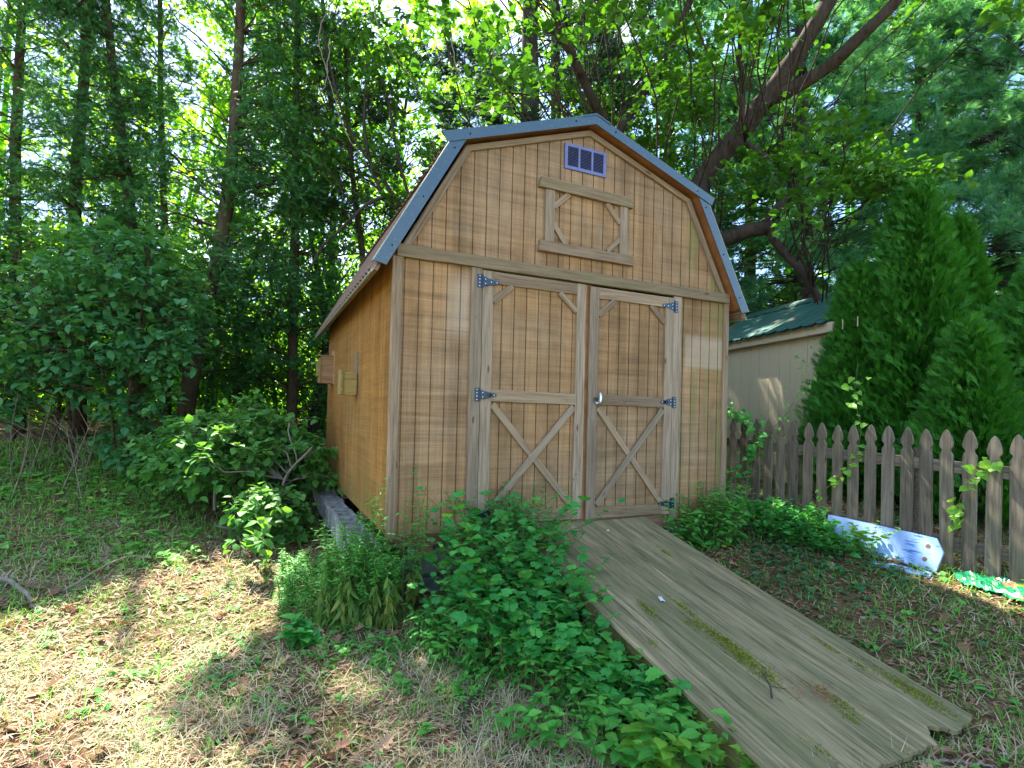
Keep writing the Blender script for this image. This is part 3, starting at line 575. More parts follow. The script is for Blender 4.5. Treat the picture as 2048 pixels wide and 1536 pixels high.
def make_door(x0, x1, zt, zb, y, hs, label):
    w = .086; d = planks([(x0+.01, zb+.01), (x1-.01, zb+.01), (x1-.01, zt-.01), (x0+.01, zt-.01)], x0+.01, x1-.01, (.052 if hs > 0 else .02), .1016, .009, y+.003, y+.014, (0, 2, 1), 1)
    d = P(d, "door", M['doorwood']); d["label"] = label; yb = y+.003
    f = lambda nm, a, b, c, e, ww, mat, th=.020, **k: board(nm, (a, yb, b), (c, yb, e), ww, th, M[mat], d, wob=.0006, **k)
    f("stile", x0+w/2, zb, x0+w/2, zt, w, 'trimgrey'); f("stile", x1-w/2, zb, x1-w/2, zt, w, 'trimgrey')
    f("top_rail", x0+w, zt-.044, x1-w, zt-.044, .088, 'trim'); f("middle_rail", x0+w, .980, x1-w, .976, .086, 'trim'); f("bottom_rail", x0+w, zb+.046, x1-w, zb+.046, .090, 'beam')
    a, b = x0+w, x1-w; zh, zl = .925, zb+.10
    f("cross_brace", a+.012, zh-.01, b-.012, zl+.01, .052, 'trim', .018)
    board("cross_brace", (b-.012, yb-.018, zh-.01), (a+.012, yb-.018, zl+.01), .052, .008, M['trimgrey'], d, wob=.0006)
    f("corner_brace", a, zt-.22, a+.155, zt-.088, .046, 'trim', .018); f("corner_brace", b, zt-.22, b-.155, zt-.088, .046, 'trim', .018)
    hx = x0-.030 if hs > 0 else x1+.028; hz = (1.805, .982, .118)
    for i, z in enumerate(hz): make_hinge(hx, z, hs, d, -.0225, i == 1)
    return d
M['doorwood'] = m_siding("door_plywood", (.345, .202, .090), (.34, .255, .155), .1016)
d1 = make_door(.644, 1.528, 1.889, .035, .001, 1, "left door, closed")
d2 = make_door(1.560, 2.405, 1.880, .030, -.006, -1, "right door, slightly proud, with a chrome handle")
mb = MB(); mb2 = MB(); hx, hz = 1.636, .975
tube(mb, [(hx, -.024, hz), (hx, -.032, hz)], .030, 20); tube(mb, [(hx, -.032, hz), (hx, -.062, hz)], .011, 10)
tube(mb, [(hx+.006, -.066, hz-.045), (hx+.008, -.070, hz-.01), (hx+.010, -.070, hz+.03), (hx+.010, -.064, hz+.058)], [.008, .012, .012, .007], 10)
mb.build("door_handle", M['chrome'], d2, smooth=True)

# ------------------------------------------------------------------ nest boxes on the side wall
t = thing("nest_box", "closed wooden nest box with lid, nearer the back of the orange side wall", "nest box", (0, 3.2, 1.15), "nest boxes on the side wall")
mb = MB(); box(mb, (-.155, 3.10, 1.16), (-.014, 3.27, 1.475)); mb.build("box_body", M['rednest'], t)
mb = MB(); box(mb, (-.172, 3.09, 1.165), (-.1555, 3.28, 1.455)); box(mb, (-.195, 3.12, 1.24), (-.1725, 3.25, 1.42)); mb.build("front_board", M['nestwood'], t)
mb = MB(); box(mb, (-.20, 3.085, 1.4755), (-.014, 3.285, 1.492)); mb.build("lid", M['nestwood'], t)
mb = MB(); box(mb, (-.0135, 3.08, 1.10 if 0 else 1.15), (-.0005, 3.29, 1.55)); mb.build("back_board", M['rednest'], t)
t = thing("nest_box", "open topped mossy nest box with tall back board, nearer the front corner", "nest box", (0, 1.4, .97), "nest boxes on the side wall")
mb = MB(); box(mb, (-.135, 1.35, .985), (-.014, 1.366, 1.185)); box(mb, (-.135, 1.49, .985), (-.014, 1.506, 1.185)); box(mb, (-.135, 1.3665, .985), (-.014, 1.4895, 1.0)); mb.build("box_body", M['nestwood'], t)
mb = MB(); box(mb, (-.156, 1.335, .985), (-.1355, 1.52, 1.212)); tube(mb, [(-.162, 1.427, 1.13), (-.157, 1.427, 1.13)], .0001, 6); mb.build("front_board", M['nestwood'], t)
mb = MB(); box(mb, (-.0135, 1.37, .99), (-.0005, 1.49, 1.375)); mb.build("back_board", M['trimgrey'], t)

# ------------------------------------------------------------------ concrete blocks
def block(loc, rz, label, group, mat='conc', upward=False, tilt=(0, 0), L=.39, Wd=.19, Hh=.19, lab=None, rough=0.0):
    t = MB(); th = .032; a, b, h = L/2, Wd/2, Hh
    if upward:                                     # hollow cores open to the top
        xs = [-a, -a+th, -th/2, th/2, a-th, a]; 
        for (x0, x1, y0, y1) in ((-a, a, -b, -b+th), (-a, a, b-th, b), (-a, -a+th, -b+th, b-th), (-th/2, th/2, -b+th, b-th), (a-th, a, -b+th, b-th)): box(t, (x0, y0, 0), (x1, y1, h))
        box(t, (-a+th, -b+th, 0), (a-th, b-th, .02))
    else:
        n = 9; g_ = np.linspace(0, 1, n)
        for (o, ux, uy) in (((-a, -b, 0), (2*a, 0, 0), (0, 0, h)), ((a, -b, 0), (0, 2*b, 0), (0, 0, h)), ((a, b, 0), (-2*a, 0, 0), (0, 0, h)), ((-a, b, 0), (0, -2*b, 0), (0, 0, h)), ((-a, -b, h), (2*a, 0, 0), (0, 2*b, 0))):
            U, V_ = np.meshgrid(g_, g_, indexing='ij'); Pp = np.array(o)+U[..., None]*np.array(ux)+V_[..., None]*np.array(uy)
            r = np.array([math.sin(37*p[0]*9+p[1]*71+p[2]*53)*math.sin(91*p[1]+p[2]*67+p[0]*29) for p in Pp.reshape(-1, 3)]).reshape(n, n)
            Pp = Pp*(1-.03*np.abs(r)[..., None]); Pp[..., 2] -= rough*np.abs(r)*(Pp[..., 2] > h*.8); ii_ = (np.arange(n-1)[:, None]*n+np.arange(n-1)[None]).ravel()
            t.add(Pp.reshape(-1, 3), Q=np.stack([ii_, ii_+n, ii_+n+1, ii_+1], -1))
    Wm = Matrix.Translation(loc) @ Matrix.Rotation(rz, 4, 'Z') @ Matrix.Rotation(tilt[0], 4, 'X') @ Matrix.Rotation(tilt[1], 4, 'Y')
    return tag(t.build("concrete_block", M[mat], None, W=Wm, local=True), label, "block", group)
order = ["nearest the front corner", "second from the front corner", "third from the front corner", "fourth from the front corner", "fifth from the front corner", "sixth from the front corner", "seventh from the front corner", "eighth from the front corner", "farthest back, half under the bush"]
for i in range(9):
    y = .18+i*.402; block((-.075+rng.normal()*.008, y+.2, -.315+.006*i), math.pi/2+rng.normal()*.02, "hollow grey block beside the orange side wall, "+order[i], "hollow blocks laid in a row along the side wall", upward=True, tilt=(rng.normal()*.01, 0))
block((.43, .25, -.325), .06, "rough topped block on the low pile under the front left corner", "blocks piled under the shed front", rough=.05)
block((.47, .22, -.535), -.1, "bottom block of the pile under the front left corner", "blocks piled under the shed front", mat='concdark')
block((.08, .28, -.47), .4, "dark block half hidden behind goldenrod at the front left corner", "blocks piled under the shed front", mat='concdark')
block((1.02, .25, -.40), -.12, "grey block in the shade left of the ramp top", "blocks piled under the shed front", mat='concdark')
block((2.62, .12, -.30), .05, "leaning ribbed block under the right end of the shed", "blocks piled under the shed front", mat='concdark', tilt=(-.18, .05))
block((1.8, 3.2, -.34), 0, "support block under the back of the shed floor", "blocks piled under the shed front", mat='concdark')

# ------------------------------------------------------------------ plywood ramp
R_T = np.array([.93, -.012, .012]); R_L = math.hypot(2.36, .50)
rx = Vector((.02, -2.36, -.495)).normalized(); ryv = Vector((1, 0, 0)); ryv = (ryv-rx*ryv.dot(rx)).normalized(); rz = rx.cross(ryv)
if rz.z < 0: rz = -rz
Wr = Matrix(((rx.x, ryv.x, rz.x, .93), (rx.y, ryv.y, rz.y, -.012), (rx.z, ryv.z, rz.z, .012), (0, 0, 0, 1)))
ramp = thing("plywood_ramp", "weathered mossy plywood ramp with rotted corner leading up to the shed doors", "ramp", (1.5, -1.2, -.3))
nx, ny = 98, 50; Lr, Wd = 2.43, 1.215; X = np.linspace(0, Lr, nx); Y = np.linspace(0, Wd, ny); XX, YY = np.meshgrid(X, Y, indexing='ij')
endx = Lr+.005*np.sin(YY*23)+.004*np.sin(YY*61)+.003*np.sin(YY*171)-.03*(YY < .25)*(.25-YY)*4
bite = np.clip(1-np.abs((YY-.93)/.085), 0, 1)**.6*.085*(1+.12*np.sin(YY*140)); endx -= bite; endx -= .05*np.clip((YY-.98)/.25, 0, 1)
XX = XX*(endx/Lr*np.clip((XX-Lr+.4)/.4, 0, 1)+np.clip(1-(XX-Lr+.4)/.4, 0, 1))
YY = YY+.0015*np.sin(XX*17)*np.where((YY < .01) | (YY > Wd-.01), 1, 0)
ZZ = -.014*np.sin(np.clip(XX/Lr, 0, 1)*math.pi)+.0012*noise2(XX*.6, YY*5, 4, 31)+.008*((YY/Wd-.5)*2)**2
mb = MB(); ii_ = (np.arange(nx-1)[:, None]*ny+np.arange(ny-1)[None]).ravel(); top = np.stack([XX, YY, ZZ], -1).reshape(-1, 3); bot = top-[0, 0, .019]; nn = nx*ny
mb.add(np.vstack([top, bot]), Q=np.vstack([np.stack([ii_, ii_+ny, ii_+ny+1, ii_+1], -1), nn+np.stack([ii_, ii_+1, ii_+ny+1, ii_+ny], -1)]+[np.array([(a, a+nn, b+nn, b) for a, b in zip(e[:-1], e[1:])]) for e in (np.arange(ny), np.arange(ny)[::-1]+(nx-1)*ny, (np.arange(nx)*ny)[::-1], np.arange(nx)*ny+ny-1)]))
deck = mb.build("deck", M['deck'], ramp, W=Wr, local=True)
def rloc(x, y, z=0): return np.array(Wr @ Vector((x, y, z)))
for yy in (.035, .60, 1.14):
    a, b = rloc(.05, yy, -.024), rloc(Lr-.12, yy, -.024); mb = MB(); s_ = []
    for k in range(20):
        t_ = k/19; p = a+(b-a)*t_; h = max(.015, min(.135, p[2]-g1(p[0], p[1])+.03)) if t_ > .45 else .135
        s_ += [p+[-.019, 0, 0], p+[.019, 0, 0], p+[.019, 0, -h], p+[-.019, 0, -h]]
    mb.add(s_, Q=[(i*4+j, i*4+(j+1) % 4, i*4+4+(j+1) % 4, i*4+4+j) for i in range(19) for j in range(4)]+[(0, 3, 2, 1), (76, 77, 78, 79)])
    Wj = Matrix(((rx.x, ryv.x, rz.x, a[0]), (rx.y, ryv.y, rz.y, a[1]), (rx.z, ryv.z, rz.z, a[2]), (0, 0, 0, 1))); mb.build("stringer", M['rotside'], ramp, W=Wj)
mb = MB()                                            # moss cushions along the grain
spots = [(1.52, .50, .17, .030, 420), (1.60, .53, .10, .02, 200), (1.78, .50, .16, .045, 620), (1.68, .49, .10, .025, 200), (1.28, .53, .12, .018, 200), (1.22, .30, .08, .025, 160), (2.10, .67, .10, .03, 240), (2.20, .62, .04, .02, 60), (1.95, 1.06, .06, .015, 80), (2.18, 1.12, .15, .035, 520),
         (.62, .93, .07, .012, 90), (1.1, 1.18, .04, .01, 50), (1.78, 1.05, .08, .012, 90), (1.5, .10, .05, .012, 50), (2.3, .3, .06, .02, 60), (1.0, .08, .08, .012, 60), (1.42, .44, .06, .02, 70)]
for (x, y, sx, sy, n) in spots:
    px_, py_ = x+rng.normal(size=n)*sx*.6, y+rng.normal(size=n)*sy*.7; py_ = np.minimum(py_, 1.21)
    zz = np.array([ZZ[min(nx-1, int(a/Lr*nx)), min(ny-1, int(b/Wd*ny))] for a, b in zip(px_, py_)])
    Pp = np.stack([px_, py_, zz], -1); D = rdir(n); D[:, 2] = np.abs(D[:, 2])*1.0+.15; scatter(mb, RHOMB, Pp, frames(D, rdir(n)), rng.uniform(.006, .014, n))
o = mb.build("moss", M['moss'], deck, W=Wr, local=True)
o["kind"] = "stuff"
def flake(x, y, s, mat, name, label, cat, zoff=.004, elong=1.6, seed=1):
    r = np.random.default_rng(seed); n = 14; mb = MB(); V = [(0, 0, .0015)]
    for k in range(n): a = 6.283*k/n; q = s*(.45+.75*r.random()); V.append((q*elong*math.cos(a), q*math.sin(a), 0))
    mb.add(V, T=[(0, 1+k, 1+(k+1) % n) for k in range(n)]); W = Wr @ Matrix.Translation((x, y, zoff)) @ Matrix.Rotation(r.random()*3, 4, 'Z')
    o = mb.build(name, mat, None, W=W, local=True); tag(o, label, cat); return o
flake(1.16, .44, .020, M['white'], "bird_dropping", "white splat on the middle of the weathered ramp", "bird dropping", .001, 1.6, 5)
flake(.20, .72, .013, M['white'], "paper_scrap", "small white scrap near the top of the ramp", "litter", .001, 1.6, 6)
def stick(name, pts, r0_, r1_, mat, label, group=None, forks=(), sides=7, k=6, cat="stick"):
    mb = MB(); S = spline(pts, k); S = S+rng.normal(size=S.shape)*r0_*.35; tube(mb, S, np.linspace(r0_, r1_, len(S)), sides, rough=.08)
    for f in forks: F = spline(f, 4); tube(mb, F, np.linspace(r1_*1.1, r1_*.45, len(F)), 5)
    return tag(mb.build(name, M[mat], smooth=True), label, cat, group)
RP = lambda x, y, z=.008: rloc(x, y, z)
stick("twig", [RP(2.01, .36), RP(1.95, .42, .010), RP(1.86, .47)], .0045, .002, 'bark', "dark forked twig lying on the lower half of the ramp", "sticks lying about", [[RP(1.95, .42), RP(1.99, .49)], [RP(1.90, .45), RP(1.84, .52)]])
mb = MB(); n = 110; Pp = np.stack([2.04+rng.normal(size=n)*.045, .62+rng.normal(size=n)*.05, .006+rng.random(n)*.012], -1); D = rdir(n, .12); scatter(mb, BLADE, Pp, frames(D, rdir(n)+[0, 0, 2]), rng.uniform(.04, .08, n), sy=np.full(n, .03))
tag(mb.build("fallen_needles", M['needles'], None, W=Wr, local=True), "brown pine needle clump lying on the lower ramp", "pine needles")

# ------------------------------------------------------------------ picket fence
FA = math.radians(-85.9); F0 = np.array([3.759, .581]); FD = np.array([math.cos(FA), math.sin(FA)])
fence = thing("picket_fence", "weathered grey picket fence with gothic tops beside the shed", "fence", (3.8, -1, -.2))
def picket(i):
    p = F0+FD*.138*i; zt = .870-.0042*i+rng.normal()*.007; zb = (-.05-.0105*(i+2) if i > -3 else -.02)+rng.normal()*.006-.02
    if i == 16: zt -= .01
    w = .044; H = zt-zb; c = [(-w, 0), (w, 0), (w, H-.205), (w, H-.19), (w*.62, H-.165), (w*.60, H-.150), (w*.98, H-.128), (w*1.0, H-.105), (w*.80, H-.065), (w*.42, H-.022), (0, H)]
    c = c+[(-x, z) for x, z in c[-2:1:-1]]; n = len(c)
    V = [(x, 0, z) for x, z in c]+[(x, .019, z) for x, z in c]; ctr = (0, 0, H-.15), (0, .019, H-.15)
    V += list(ctr); T = []
    rect = [0, 1, 2, n-2+0]                        # body below the shaped head
    for s_, o in ((0, 2*n), (n, 2*n+1)):
        for k in range(n):
            a, b = s_+k, s_+(k+1) % n
            if k == 0: continue
            T.append((o, a, b) if s_ == 0 else (o, b, a))
        T.append((o, s_+0, s_+1) if s_ == 0 else (o, s_+1, s_+0))
    mb = MB(); mb.add(V, T=T, Q=[(k, n+k, n+(k+1) % n, (k+1) % n) for k in range(n)])
    a = FA+rng.normal()*.03; lean = rng.normal()*.011
    X = Vector((math.cos(a), math.sin(a), 0)); Yv = Vector((-math.sin(a), math.cos(a), 0)); Z = (Vector((0, 0, 1))+X*lean).normalized()
    # local z stands up, local x along the fence, y points away from the camera side
    Wp = Matrix(((X.x, -X.y*-1 if 0 else Yv.x, Z.x, p[0]), (X.y, Yv.y, Z.y, p[1]), (0, 0, Z.z, zb), (0, 0, 0, 1)))
    mb2 = MB(); V = np.array(mb.v[0]); mb2.add(np.stack([V[:, 2], V[:, 0], V[:, 1]], -1), T=[x[::1] for x in np.concatenate(mb.t)], Q=np.concatenate(mb.q))
    Wq = Matrix(((Z.x, X.x, Yv.x, p[0]), (Z.y, X.y, Yv.y, p[1]), (Z.z, 0, 0, zb), (0, 0, 0, 1)))
    return mb2.build("picket", M['picket'], fence, W=Wq, local=True)
for i in range(-4, 25): picket(i)
def fpt(i, z, o=0.0): p = F0+FD*.138*i; n_ = np.array([math.cos(FA+math.pi/2), math.sin(FA+math.pi/2)]); return (p[0]+n_[0]*o, p[1]+n_[1]*o, z)
for (za, zb_) in ((.61, .50), (.06, -.085)):
    board("rail", fpt(-5, za+.02, .021), fpt(9.9, (za+zb_)/2, .021), .088, .036, M['picket'], fence, out=(1, 0, 0)); board("rail", fpt(9.95, (za+zb_)/2, .021), fpt(25, zb_-.02, .021), .088, .036, M['picket'], fence, out=(1, 0, 0))
for i in (-3.5, 12.5): q = fpt(i, 0, .10); mb = MB(); box(mb, (q[0]-.045, q[1]-.045, -.45), (q[0]+.045, q[1]+.045, .66)); mb.build("post", M['picket'], fence)

# ------------------------------------------------------------------ painted boards and plastic by the fence
def slab(name, c, mat, label, cat, th, holes=(), rustmat=None, group=None):
    c = [np.array(p, float) for p in c]; X = c[1]-c[0]; L = np.linalg.norm(X); X /= L; Yv = c[3]-c[0]; Z = np.cross(X, Yv); Z /= np.linalg.norm(Z); Yv = np.cross(Z, X)
    W = Matrix(((X[0], Yv[0], Z[0], c[0][0]), (X[1], Yv[1], Z[1], c[0][1]), (X[2], Yv[2], Z[2], c[0][2]), (0, 0, 0, 1)))
    pl = [(float((p-c[0])@X), float((p-c[0])@Yv)) for p in c]
    r = np.random.default_rng(len(label)); q = []
    for i in range(len(pl)):
        a, b = np.array(pl[i]), np.array(pl[(i+1) % len(pl)]); m = max(2, int(np.linalg.norm(b-a)/.05))
        for k in range(m): q.append(a+(b-a)*k/m+r.normal(size=2)*(.0025 if k else .001))
    mb = MB(); prism(mb, q, 0, th, (0, 1, 2)); o = mb.build(name, M[mat], None, W=W, local=True); tag(o, label, cat, group)
    for (x, y) in holes:
        hb = MB(); tube(hb, [(x, y, th+.0005), (x, y, th+.0015)] if 0 else [(x, y, -.0015), (x, y, -.0005)], .017, 16); h = hb.build("bolt_hole", M['rust'], o, W=W, local=True)
    return o
slab("painted_board", [(3.77, -.50, .035), (3.79, -1.34, .005), (3.74, -1.40, -.075), (3.70, -1.385, -.225), (3.64, -.92, -.30), (3.64, -.50, -.245)], 'blue', "pale blue painted board with two bolt holes leaning on the picket fence", "board", .018, [(.80, .075), (.80, .175)])
slab("painted_board", [(3.58, -.95, -.215), (3.66, -1.38, -.225), (3.56, -1.42, -.23), (3.47, -1.10, -.225)], 'blue', "smaller blue board lying flat under the leaning one", "board", .016)
mb = MB(); nx_, ny_ = 34, 14; U, V_ = np.meshgrid(np.linspace(0, 1, nx_), np.linspace(0, 1, ny_), indexing='ij')
pa, pb, pc, pd_ = gpx(1903, 1146, -.26), gpx(2085, 1185, -.26), gpx(2085, 1228, -.26), gpx(1915, 1172, -.26)
B_ = (1-U)[..., None]*((1-V_)[..., None]*pa+V_[..., None]*pd_)+U[..., None]*((1-V_)[..., None]*pb+V_[..., None]*pc)
B_[..., 2] = gz(B_[..., 0], B_[..., 1])+.028+.03*np.abs(noise2(U*9, V_*5, 1.6, 41))+.012*noise2(U*30, V_*9, 1.5, 42); ii_ = (np.arange(nx_-1)[:, None]*ny_+np.arange(ny_-1)[None]).ravel()
mb.add(B_.reshape(-1, 3), Q=np.stack([ii_, ii_+ny_, ii_+ny_+1, ii_+1], -1)); o = mb.build("plastic_sheet", M['plastic']); tag(o, "crumpled green plastic sheet on the ground in front of the fence", "plastic sheet")
o.data.materials.append(M['plasticorange']); o.data.materials.append(M['white'])
for p in o.data.polygons:
    i_, j_ = divmod(p.vertices[0], ny_)
    if 15 < i_ < 24 and 1 < j_ < 5: p.material_index = 1
    if i_ > 14 and j_ in (9, 10): p.material_index = 2

# ------------------------------------------------------------------ neighbour's shed beyond the fence
nb = thing("neighbour_shed", "beige panelled shed with green metal roof behind the picket fence", "shed", (5.6, 2, -.1))
a2, b2 = np.array([5.95, 3.55]), np.array([5.33, .55]); dv = (b2-a2)/np.linalg.norm(b2-a2); nv = np.array([dv[1], -dv[0]]); nv = nv if nv[0] < 0 else -nv; Ln = float(np.linalg.norm(b2-a2))
Wn = Matrix(((dv[0], nv[0], 0, a2[0]), (dv[1], nv[1], 0, a2[1]), (0, 0, 1, -.15), (0, 0, 0, 1)))   # x along the wall, y out of it
mb = planks([(0, 0), (Ln, 0), (Ln, 2.05), (0, 2.05)], 0, Ln, .1, .203, .008, -.012, 0, (0, 2, 1), -1); mb.build("side_wall", M['beige'], nb, W=Wn, local=True)
mb = MB(); prism(mb, [(0, 0), (-2.4, 0), (-2.4, 2.05), (-1.2, 2.7), (0, 2.05)], Ln-.02, Ln, (1, 2, 0)); mb.build("end_wall", M['beige'], nb, W=Wn, local=True)
mb = MB(); prism(mb, [(0, 0), (-2.4, 0), (-2.4, 2.05), (-1.2, 2.7), (0, 2.05)], 0, .02, (1, 2, 0)); mb.build("end_wall", M['beige'], nb, W=Wn, local=True)
mb = MB(); box(mb, (-.05, .002, 2.055), (Ln+.05, .10, 2.17)); 
for k in range(18): box(mb, (.02+k*.203, .1005, 2.058), (.03+k*.203, .104, 2.168))
mb.build("fascia", M['beige'], nb, W=Wn, local=True)
mb = MB(); K = int((Ln+.2)/.0575); V = []
for y, z in ((.16, 2.165), (-1.2, 2.86), (-2.56, 2.165)):
    for k in range(K): V.append((-.12+k*.0575, y, z+(.018 if k % 4 == 1 else 0)))
mb.add(V, Q=[(s_*K+k, s_*K+k+1, (s_+1)*K+k+1, (s_+1)*K+k) for s_ in range(2) for k in range(K-1)]); V2 = [(x, y, z-.025) for x, y, z in V]; mb.add(V2, Q=[(s_*K+k, (s_+1)*K+k, (s_+1)*K+k+1, s_*K+k+1) for s_ in range(2) for k in range(K-1)])
mb.build("roof", M['greenroof'], nb, W=Wn, local=True)
mb = MB(); prism(mb, [(-1.36, 2.80), (-1.2, 2.89), (-1.04, 2.80), (-1.2, 2.91)], -.12, Ln+.12, (1, 2, 0)); mb.build("ridge_cap", M['greenroof'], nb, W=Wn, local=True)
#PLANTS
# ------------------------------------------------------------------ tree building
def limb(mb, a, b, ra, rb, sag=.15, wig=.13, k=7, sides=6):
    a, b = np.array(a, float), np.array(b, float); L = np.linalg.norm(b-a); t = np.linspace(0, 1, k)[:, None]
    p = a+(b-a)*t; p[:, 2] += (sag*L*4*t*(1-t))[:, 0]; w = rng.normal(size=(k, 3))*wig*L/k*1.5; w[0] = 0; p += np.cumsum(w, 0)*np.sin(t*math.pi)**.5
    tube(mb, p, np.linspace(ra, rb, k), sides); return p
def twigs_and_leaves(wood, lf, C, D, cr, T, L, tmpl, size, flat=.6, droop=.2, tw=.006, normup=1.0, upbias=0.0, narrow=None, openmask=True, spread=.5):
    # C centres, D growth directions: T twigs each, L leaves on every twig
    Nc = len(C); d = rdir(Nc*T, flat)+np.repeat(D, T, 0)*.7; d[:, 2] += upbias; d = unit(d)
    ln = cr*rng.uniform(.55, 1.15, Nc*T); B = np.repeat(C, T, 0)+rng.normal(size=(Nc*T, 3))*cr*.12
    mid = B+d*ln[:, None]*.5; tip = B+d*ln[:, None]; tip[:, 2] -= droop*ln
    if wood is not None:
        mid_, tip_, B_, d_ = mid, tip, B, d
        if openmask: kk = ~(sun_open(mid) | sun_open(tip)); mid, tip, B, d = mid[kk], tip[kk], B[kk], d[kk]
        a3 = np.array([0, 2.094, 4.188]); ref = unit(np.cross(d, rdir(len(d)))); r2_ = np.cross(d, ref)
        ring = lambda P_, r: P_[:, None]+r*(np.cos(a3)[None, :, None]*ref[:, None]+np.sin(a3)[None, :, None]*r2_[:, None])
        V = np.concatenate([ring(B, tw), ring(mid, tw*.65), tip[:, None]], 1); q = np.arange(len(B))[:, None, None]*7
        Q = np.array([(j, (j+1) % 3, 3+(j+1) % 3, 3+j) for j in range(3)])[None]+q; Tt = np.array([(3+j, 3+(j+1) % 3, 6) for j in range(3)])[None]+q
        wood.add(V.reshape(-1, 3), T=Tt.reshape(-1, 3), Q=Q.reshape(-1, 4)); mid, tip, B, d = mid_, tip_, B_, d_
    t = np.tile(np.linspace(.18, 1.02, L), Nc*T)+rng.normal(size=Nc*T*L)*.04; i = np.repeat(np.arange(Nc*T), L)
    tt = t[:, None]; P_ = B[i]*(1-tt)**2+2*mid[i]*tt*(1-tt)+tip[i]*tt*tt; P_ += rng.normal(size=P_.shape)*cr*.045
    dd = d[i]*spread+rdir(len(i), .55); dd[:, 2] -= droop; n_ = rdir(len(i))*.65; n_[:, 2] += normup; sz = size*rng.uniform(.55, 1.2, len(i))
    keep = np.ones(len(i), bool)
    if openmask: keep = ~sun_open(P_)
    keep &= (P_[:, 2] > gz(P_[:, 0], P_[:, 1])+.01)
    cl = np.repeat(rng.random(Nc), T*L)
    scatter(lf, tmpl, P_[keep], frames(dd[keep], n_[keep]), sz[keep], a=np.clip(rng.random(keep.sum())*.62+cl[keep]*.38, 0, 1), sy=None if narrow is None else np.full(keep.sum(), narrow))
def tree(name, label, cat, trunks, C, cr, T, L, tmpl, size, leafmat, bark, group=None, limbr=.03, attach=.5, sag=.0, flat=.6, droop=.2, sides=10, minz=None, openmask=True, normup=1.0, upbias=0.0, tw=.006, dirw=1.0, narrow=None, rough=.05, crown="crown", spread=.5, k=8):
    base = trunks[0][0][0]; base = np.array(base); o = thing(name, label, cat, base, group); wd = MB(); lf = MB(); S = []
    for pts, ra, rb in trunks:
        s = spline(pts, 6); r = np.linspace(ra, rb, len(s)); tube(wd, s, r, sides, rough=rough); S.append(np.hstack([s, r[:, None]]))
    S = np.vstack(S); C = np.array(C, float).reshape(-1, 3); D = np.zeros_like(C)
    for j, c in enumerate(C):
        dist = np.linalg.norm((S[:, :3]-c)*[1, 1, .8], axis=1)+np.where(S[:, 2] > c[2]-attach*np.linalg.norm(S[:, :2]-c[:2], axis=1), 3.0, 0)
        if minz is not None: dist = dist+np.where(S[:, 2] < minz, 5, 0)
        i = int(np.argmin(dist)); a = S[i]; L_ = np.linalg.norm(a[:3]-c)
        if openmask and sun_open(np.array([c, (a[:3]+c)/2])).any(): D[j] = (c-a[:3])/(L_+1e-6)*dirw; continue
        limb(wd, a[:3], c, min(a[3]*.6, limbr*(.5+.35*L_)), .008, sag, k=k); D[j] = (c-a[:3])/(L_+1e-6)*dirw
    twigs_and_leaves(wd, lf, C, D, cr, T, L, tmpl, size, flat, droop, tw, normup, upbias, narrow, openmask, spread)
    wd.build("trunk", M[bark], o, smooth=True); lf.build(crown, M[leafmat], o, smooth=False); return o
def ground_at(px_, D): p = at(px_, 840, D); return np.array([p[0], p[1], g1(p[0], p[1])-.08])
def trunk_px(pts):                                 # trunk line through photo points, each with its own distance
    o = [at(*p) for p in pts]; o[0] = np.array([o[0][0], o[0][1], g1(o[0][0], o[0][1])-.08]); return o

# --- the tall ragged cedars along the left
def cedar(label, pts, rad, z0, z1, n, r0_, seed, leaf='cedar', dens=1.0, bark='redbark', group="tall cedars in the row on the left"):
    tr = trunk_px(pts); s = spline(tr, 8); C = []; r = np.random.default_rng(seed)
    for k in range(n):
        z = z0+(z1-z0)*r.random()**1.1; i = int(np.argmin(np.abs(s[:, 2]-z))); a = r.random()*6.283; q = rad*(.25+.75*r.random()**.6)*(1-.35*(z-z0)/(z1-z0+.1))
        # ragged: whole sectors are bare
        if math.sin(a*2+z*1.3+seed)+.8*math.sin(a*3-z*.7+seed*2) < -.95/dens: continue
        C.append(s[i]+[q*math.cos(a), q*math.sin(a), z-s[i][2]])
    return tree("cedar_tree", label, "tree", [(tr, r0_, r0_*.45)], C, .50, 8, 12, SPRAY, .125, leaf, bark, group, limbr=.018, attach=-.1, sag=.04, flat=.55, droop=.3, openmask=True, normup=.5, tw=.005, rough=.08)
cedar("leftmost tall cedar, its trunk wrapped in foliage at the edge of the photo", [(40, 850, 9.2), (30, 400, 9.3), (40, 100, 9.4), (60, -250, 9.5)], 1.25, 1.3, 10.5, 190, .10, 1)
cedar("tall cedar with a straight bare trunk, second from the left edge", [(160, 850, 9.2), (150, 420, 9.2), (170, 120, 9.3), (175, -250, 9.4)], 1.0, 1.7, 10.5, 165, .115, 2, dens=.85)
cedar("slim cedar whose dark trunk leans left towards its top, right of the straight bare one", [(285, 850, 9.6), (265, 480, 9.5), (238, 240, 9.5), (212, 0, 9.6), (190, -260, 9.6)], .9, 1.9, 10.5, 165, .105, 3, dens=.9)
cedar("big full cedar leaning right in the middle of the left row", [(362, 850, 8.9), (400, 660, 9.0), (446, 460, 9.2), (472, 200, 9.4), (492, -240, 9.6)], 1.3, 1.5, 11, 275, .145, 4)
cedar("dark cedar with a forked low branch just left of the shed", [(585, 850, 10.2), (588, 560, 10.3), (592, 250, 10.4), (600, -220, 10.5)], 1.15, 1.0, 10.5, 170, .10, 5, dens=.8)
cedar("thin cedar standing behind between the slim and the big one", [(335, 850, 11.5), (330, 500, 11.5), (322, 200, 11.6), (318, -250, 11.6)], 1.1, 1.2, 12, 110, .085, 6, dens=.8)
